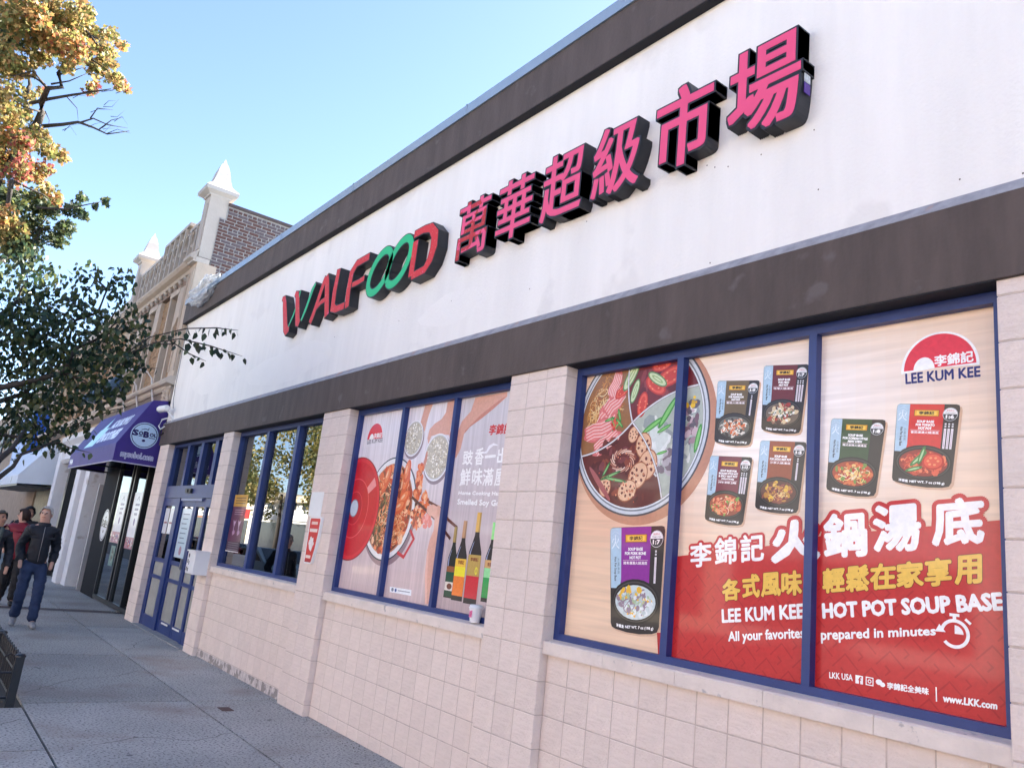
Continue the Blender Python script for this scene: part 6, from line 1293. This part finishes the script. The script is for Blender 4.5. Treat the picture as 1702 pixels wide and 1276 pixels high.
# three drooping sprays crossing the white wall
for pts in ([(205, 590, 9.0), (250, 560, 8.9), (310, 546, 8.6), (360, 545, 8.5), (396, 549, 8.4)], [(205, 592, 9.0), (255, 570, 8.8), (300, 563, 8.6), (350, 575, 8.5), (403, 592, 8.4)], [(255, 572, 8.8), (292, 572, 8.6), (315, 588, 8.5), (342, 600, 8.4)], [(190, 600, 9.1), (225, 612, 9.0), (262, 612, 8.9)], [(60, 730, 9.4), (120, 708, 9.2), (185, 682, 9.1), (212, 676, 9.0)], [(90, 735, 9.3), (120, 745, 9.2), (150, 752, 9.1)], [(170, 560, 9.4), (200, 500, 9.5), (228, 470, 9.4)]):
    W_ = [at(*p) for p in pts]; m = MB(); m.tube([tuple(p) for p in W_], [0.007]*(len(W_)-1)+[0.002], 5); m.build('twig', BARK, nt_, True)
    L_ = sum(np.linalg.norm(W_[i+1]-W_[i]) for i in range(len(W_)-1)); lv.along(W_, L_*16, [(0.03, 0.06, 0.028), (0.05, 0.085, 0.035), (0.025, 0.045, 0.03), (0.09, 0.11, 0.05)], 0.078, 1.0, 0.012)
for pts in ([(255, 560, 8.9), (300, 552, 8.7), (390, 552, 8.5)], [(285, 562, 8.7), (340, 575, 8.5), (385, 590, 8.45)]): lv.along([at(*p) for p in pts], 12, [(0.03, 0.06, 0.028), (0.02, 0.035, 0.02)], 0.095, 1.0, 0.01)
# thick low branches at the left edge
m = MB(); m.tube([tuple(at(-40, 805, 8.3)), tuple(at(0, 762, 8.5)), tuple(at(20, 745, 8.7)), tuple(at(40, 715, 9.0))], [0.035, 0.028, 0.022, 0.014], 8); m.build('limb', BARK, nt_, True)
m = MB(); m.tube([tuple(at(-50, 830, 8.3)), tuple(at(0, 792, 8.5)), tuple(at(22, 775, 8.6)), tuple(at(35, 755, 8.7)), tuple(at(75, 740, 9.0)), tuple(at(100, 728, 9.2))], [0.03, 0.022, 0.018, 0.015, 0.010, 0.005], 8); m.build('limb', BARK, nt_, True)
m = MB(); m.tube([FK, tuple(at(-70, 815, 8.6)), tuple(at(-45, 815, 8.3))], [0.07, 0.05, 0.042], 8); m.build('limb', BARK, nt_, True)
lv.build('crown', LEAFG, nt_)
# far tree: autumn colours, sunlit top
ft_ = thing('street_tree', 'taller autumn street tree with yellow and orange sunlit leaves against the sky', 'tree', (-17.2, -4.0, -0.05))
FB = (-17.2, -4.0, -0.05); F1 = (-17.0, -4.0, 4.2); m = MB(); m.tube([FB, (-17.2, -4.0, 0.5), (-17.1, -4.05, 2.4), F1], [0.26, 0.19, 0.16, 0.13], 12); m.build('trunk', BARK, ft_, True)
fl = Leaves(); DD = 16.8
L1 = limb(ft_, F1, at(62, 205, 16.6), 0.11, 0.07, n=6); L2 = limb(ft_, at(62, 205, 16.6), at(105, 105, 16.6), 0.07, 0.03, n=6, amp=0.2); L3 = limb(ft_, F1, at(45, 195, 17.2), 0.10, 0.06, n=6); L4 = limb(ft_, at(45, 195, 17.2), at(55, 95, 17.2), 0.06, 0.02, n=5)
L5 = limb(ft_, F1, at(20, 300, 16.0), 0.09, 0.04, n=6); L6 = limb(ft_, at(105, 105, 16.6), at(150, 60, 16.6), 0.03, 0.012); L7 = limb(ft_, F1, (-17.5, -6.0, 8.5), 0.10, 0.03); L8 = limb(ft_, at(55, 95, 17.2), at(40, 20, 17.4), 0.03, 0.01)
lim = [L1, L2, L3, L4, L5, L6, L8]
def bare(pts, r): m = MB(); m.tube([tuple(at(*p)) for p in pts], [r*(1-0.8*i/(len(pts)-1)) for i in range(len(pts))], 6); m.build('twig', BARK, ft_, True)
bare([(50, 172, 16.8), (80, 165, 16.6), (120, 158, 16.5), (160, 152, 16.5), (185, 148, 16.4)], 0.035)
bare([(70, 210, 16.6), (105, 207, 16.5), (130, 203, 16.4), (155, 212, 16.4), (178, 223, 16.4), (215, 218, 16.4)], 0.035)
bare([(130, 205, 16.4), (155, 197, 16.4), (180, 208, 16.4), (212, 213, 16.4)], 0.018); bare([(150, 197, 16.4), (162, 180, 16.4), (188, 183, 16.4)], 0.014); bare([(165, 215, 16.4), (185, 200, 16.4), (205, 195, 16.4)], 0.012)
bare([(110, 160, 16.5), (128, 180, 16.4), (130, 200, 16.4)], 0.010); bare([(95, 125, 16.6), (120, 118, 16.5), (140, 112, 16.5)], 0.02); bare([(85, 140, 16.6), (115, 135, 16.5), (150, 120, 16.5)], 0.018); bare([(178, 222, 16.4), (195, 215, 16.4), (218, 222, 16.4)], 0.008); bare([(75, 185, 16.6), (82, 200, 16.5), (80, 215, 16.5)], 0.010); bare([(60, 345, 15.5), (110, 348, 15.5), (145, 340, 15.4), (170, 335, 15.4)], 0.02)
for k in range(16):
    a, c = random.uniform(90, 200), random.uniform(150, 222); bare([(a, c, 16.4), (a+random.uniform(6, 16), c+random.uniform(-10, 8), 16.4), (a+random.uniform(18, 30), c+random.uniform(-14, 10), 16.4)], 0.006)
farl = [(30, 20, 42, YG), (80, 12, 36, YG), (118, 28, 40, YG), (150, 55, 32, YG), (185, 58, 22, YG), (178, 88, 24, YG), (203, 75, 9, OR), (130, 85, 36, OR), (90, 62, 38, OR), (50, 62, 42, YG), (12, 52, 42, GR), (202, 142, 13, OR), (185, 128, 20, YG), (150, 143, 16, RD), (160, 112, 26, YG), (212, 148, 7, OR), (20, 115, 34, YG), (12, 158, 34, YG), (28, 195, 30, YG), (70, 150, 9, RD), (50, 160, 14, YG), (10, 228, 30, OR), (38, 238, 30, RD), (68, 225, 26, YG), (86, 250, 22, YG), (106, 260, 12, YG), (30, 285, 30, RD), (60, 285, 26, OR), (80, 282, 14, RD), (18, 328, 34, GR), (50, 335, 32, GR), (96, 328, 14, OR), (90, 350, 22, GR), (120, 348, 20, GR), (137, 328, 10, GR), (60, 378, 38, GR), (108, 378, 24, GR), (18, 388, 40, YG), (176, 334, 9, GR), (160, 342, 6, GR), (98, 402, 22, GR), (38, 420, 38, GR), (140, 358, 10, GR), (110, 110, 20, YG), (70, 100, 22, YG), (145, 20, 18, YG), (-10, 90, 40, YG), (-10, 260, 40, OR), (70, 320, 22, YG), (10, 360, 30, OR), (60, 30, 30, OR), (115, 60, 24, YG), (190, 105, 10, YG)]
for (a, c, r, pal) in farl:
    dd = 16.6+random.uniform(-0.8, 0.8)
    for _ in range(4):
        q = 6.283*random.random(); rr = r*0.55*random.random(); fl.clump(at(a+rr*math.cos(q), c+rr*math.sin(q), dd+random.uniform(-0.4, 0.4)), r*dd/F_PX*0.55, r*r*0.16*0.62+8, pal+YG+GR[3:] if pal is not GR else pal, 0.074, 0.2, 0.85)
    if r > 18:
        s_ = min((min(L_, key=lambda q: np.linalg.norm(np.array(q)-at(a, c, dd))) for L_ in lim), key=lambda q: np.linalg.norm(np.array(q)-at(a, c, dd)))
        m = MB(); m.tube(wob(s_, at(a, c, dd), 4, 0.4), [0.022, 0.016, 0.012, 0.008, 0.004], 5); m.build('twig', BARK, ft_, True)
for k in range(26):
    q = (random.uniform(-20, -14.5), random.uniform(-7.4, -4.4), random.uniform(5.6, 11.5)); fl.clump(q, 0.8, 260, YG+OR[:2], 0.12, 0.2)
fl.build('crown', LEAFA, ft_, lobed=True)
# ------------------------------------------------------------------ THE OTHER SIDE OF THE STREET (lit by the sun, mirrored in the glass)
OB = [mat('opposite_brick', (0.34, 0.17, 0.11, 1), 0.9, 0.15, 4), mat('opposite_cream', (0.72, 0.64, 0.50, 1), 0.9, 0.1, 3), mat('opposite_white', (0.72, 0.70, 0.66, 1), 0.9, 0.08, 3), mat('opposite_tan', (0.62, 0.52, 0.38, 1), 0.9, 0.12, 3)]
OW = mat('opposite_glass', (0.03, 0.035, 0.045, 1), 0.1, spec=0.8); names = ['red brick', 'cream', 'white rendered', 'tan brick']
x = -95.0; i = 0
sh = ['taller', 'lower', 'wider', 'narrow', 'corner', 'plain', 'long', 'squat', 'broad', 'end']
while x < 30:
    wd = random.uniform(9, 15); h_ = random.uniform(4.9, 6.2) if x < -28 else random.uniform(6.5, 8.5); k = i % 4
    t = thing('shop_building', '%s %s two storey shop building across the street in full sun' % (sh[i % 10], names[k]), 'building', (x+wd/2, -22, 0))
    b = MB(); b.box(x, x+wd-0.05, -32, -21.0, 0, h_); b.build('wall', OB[k], t)
    b = MB(); b.box(x-0.05, x+wd, -21.0, -20.7, h_-0.4, h_+0.1); b.build('cornice', OB[(k+1) % 4], t)
    b = MB(); b.box(x+0.5, x+wd-0.6, -20.99, -20.9, 3.1, 3.9); b.build('sign_board', mat('sign_red' if i % 2 else 'sign_blue', (0.4, 0.03, 0.03, 1) if i % 2 else (0.6, 0.62, 0.66, 1), 0.5), t)
    b = MB(); b.box(x+0.6, x+wd-0.7, -20.99, -20.95, 0.5, 2.9); b.build('shop_window', OW, t)
    n = int(wd/2.6)
    for j in range(n): b = MB(); u = x+1.0+j*2.5; b.box(u, u+1.2, -20.99, -20.94, 4.0, 4.0+min(1.3, h_-4.6+0.8)*0.9); b.build('window', OW, t)
    x += wd; i += 1
def oppo_tree(x, y, lab, sc=1.0):
    t = thing('street_tree', lab, 'tree', (x, y, 0), 'street trees across the road')
    m = MB(); m.tube([(x, y, -0.05), (x+0.1, y, 2.0), (x, y+0.1, 4.2*sc)], [0.2, 0.15, 0.1], 8); m.build('trunk', BARK, t, True)
    l = Leaves()
    for k in range(22):
        a, q = random.uniform(0, 6.283), math.sqrt(random.random())*2.6*sc; l.clump((x+q*math.cos(a), y+q*math.sin(a), random.uniform(3.4, 8.4)*sc), 1.0*sc, 150, YG[:3]+GR[1:2]+GR[3:], 0.22, 0.2)
    l.build('crown', LEAFA, t, lobed=True)
for k, (x, sc) in enumerate(((-27, 0.9), (-36, 1.05), (-44, 1.0), (-53, 1.1), (-63, 1.0), (-75, 1.1))): oppo_tree(x, -16.9, ['nearest', 'second', 'third', 'fourth', 'fifth', 'sixth'][k]+' yellow green street tree across the road', sc)
def car(x, y, lab, col):
    t = thing('parked_car', lab, 'car', (x, y, -0.13), 'cars parked along the kerb'); Z = -0.13
    prof = [(-2.25, 0.35), (-2.28, 0.75), (-1.9, 0.95), (-1.25, 1.02), (-0.75, 1.40), (0.55, 1.44), (1.35, 1.05), (2.1, 0.92), (2.27, 0.7), (2.25, 0.35)]
    b = MB(); b.prism([(x+a, y-0.88, Z+c) for a, c in prof], (0, 1.76, 0)); b.build('body', mat(col[0], col[1], 0.25, 0, spec=0.8), t)
    for s in (-0.885, 0.885):
        b = MB(); b.prism([(x-1.1, y+s, Z+1.03), (x-0.7, y+s, Z+1.34), (x+0.5, y+s, Z+1.37), (x+1.15, y+s, Z+1.05)], (0, 0.006 if s > 0 else -0.006, 0)); b.build('side_window', OW, t)
    b = MB(); b.add([(x+0.60, y-0.75, Z+1.425), (x+0.60, y+0.75, Z+1.425), (x+1.36, y+0.80, Z+1.065), (x+1.36, y-0.80, Z+1.065)], [(0, 1, 2, 3)]); b.build('windscreen', OW, t)
    for a in (-1.4, 1.4):
        for s in (-0.90, 0.70):
            w_ = MB(); w_.lathe((x+a, y+s, Z+0.32), [(0.0, 0), (0.32, 0.0), (0.32, 0.2), (0, 0.2)], 20, axis=(0, 1, 0)); wh = w_.build('wheel', mat('tyre', (0.02, 0.02, 0.02, 1), 0.8), t)
            w_ = MB(); w_.lathe((x+a, y+s+(-0.01 if s < 0 else 0.2), Z+0.32), [(0.0, 0), (0.19, 0.0), (0.19, 0.01), (0, 0.01)], 14, axis=(0, 1, 0)); w_.build('rim', mat('alloy', (0.5, 0.5, 0.5, 1), 0.3, metal=0.8), wh)
    for s in (-0.6, 0.6): b = MB(); b.box(x+2.2, x+2.285, y+s-0.18, y+s+0.18, Z+0.62, Z+0.76); b.build('headlight', mat('lamp_lens', (0.7, 0.7, 0.7, 1), 0.2), t)
car(-24.5, -5.9, 'silver blue parked car at the kerb, first in the row', ('silver_blue_paint', (0.25, 0.35, 0.42, 1))); car(-30.2, -5.9, 'white parked car at the kerb, second in the row', ('white_car_paint', (0.7, 0.7, 0.7, 1))); car(-36.5, -5.9, 'dark red parked car at the kerb, third in the row', ('dark_red_paint', (0.2, 0.02, 0.02, 1)))
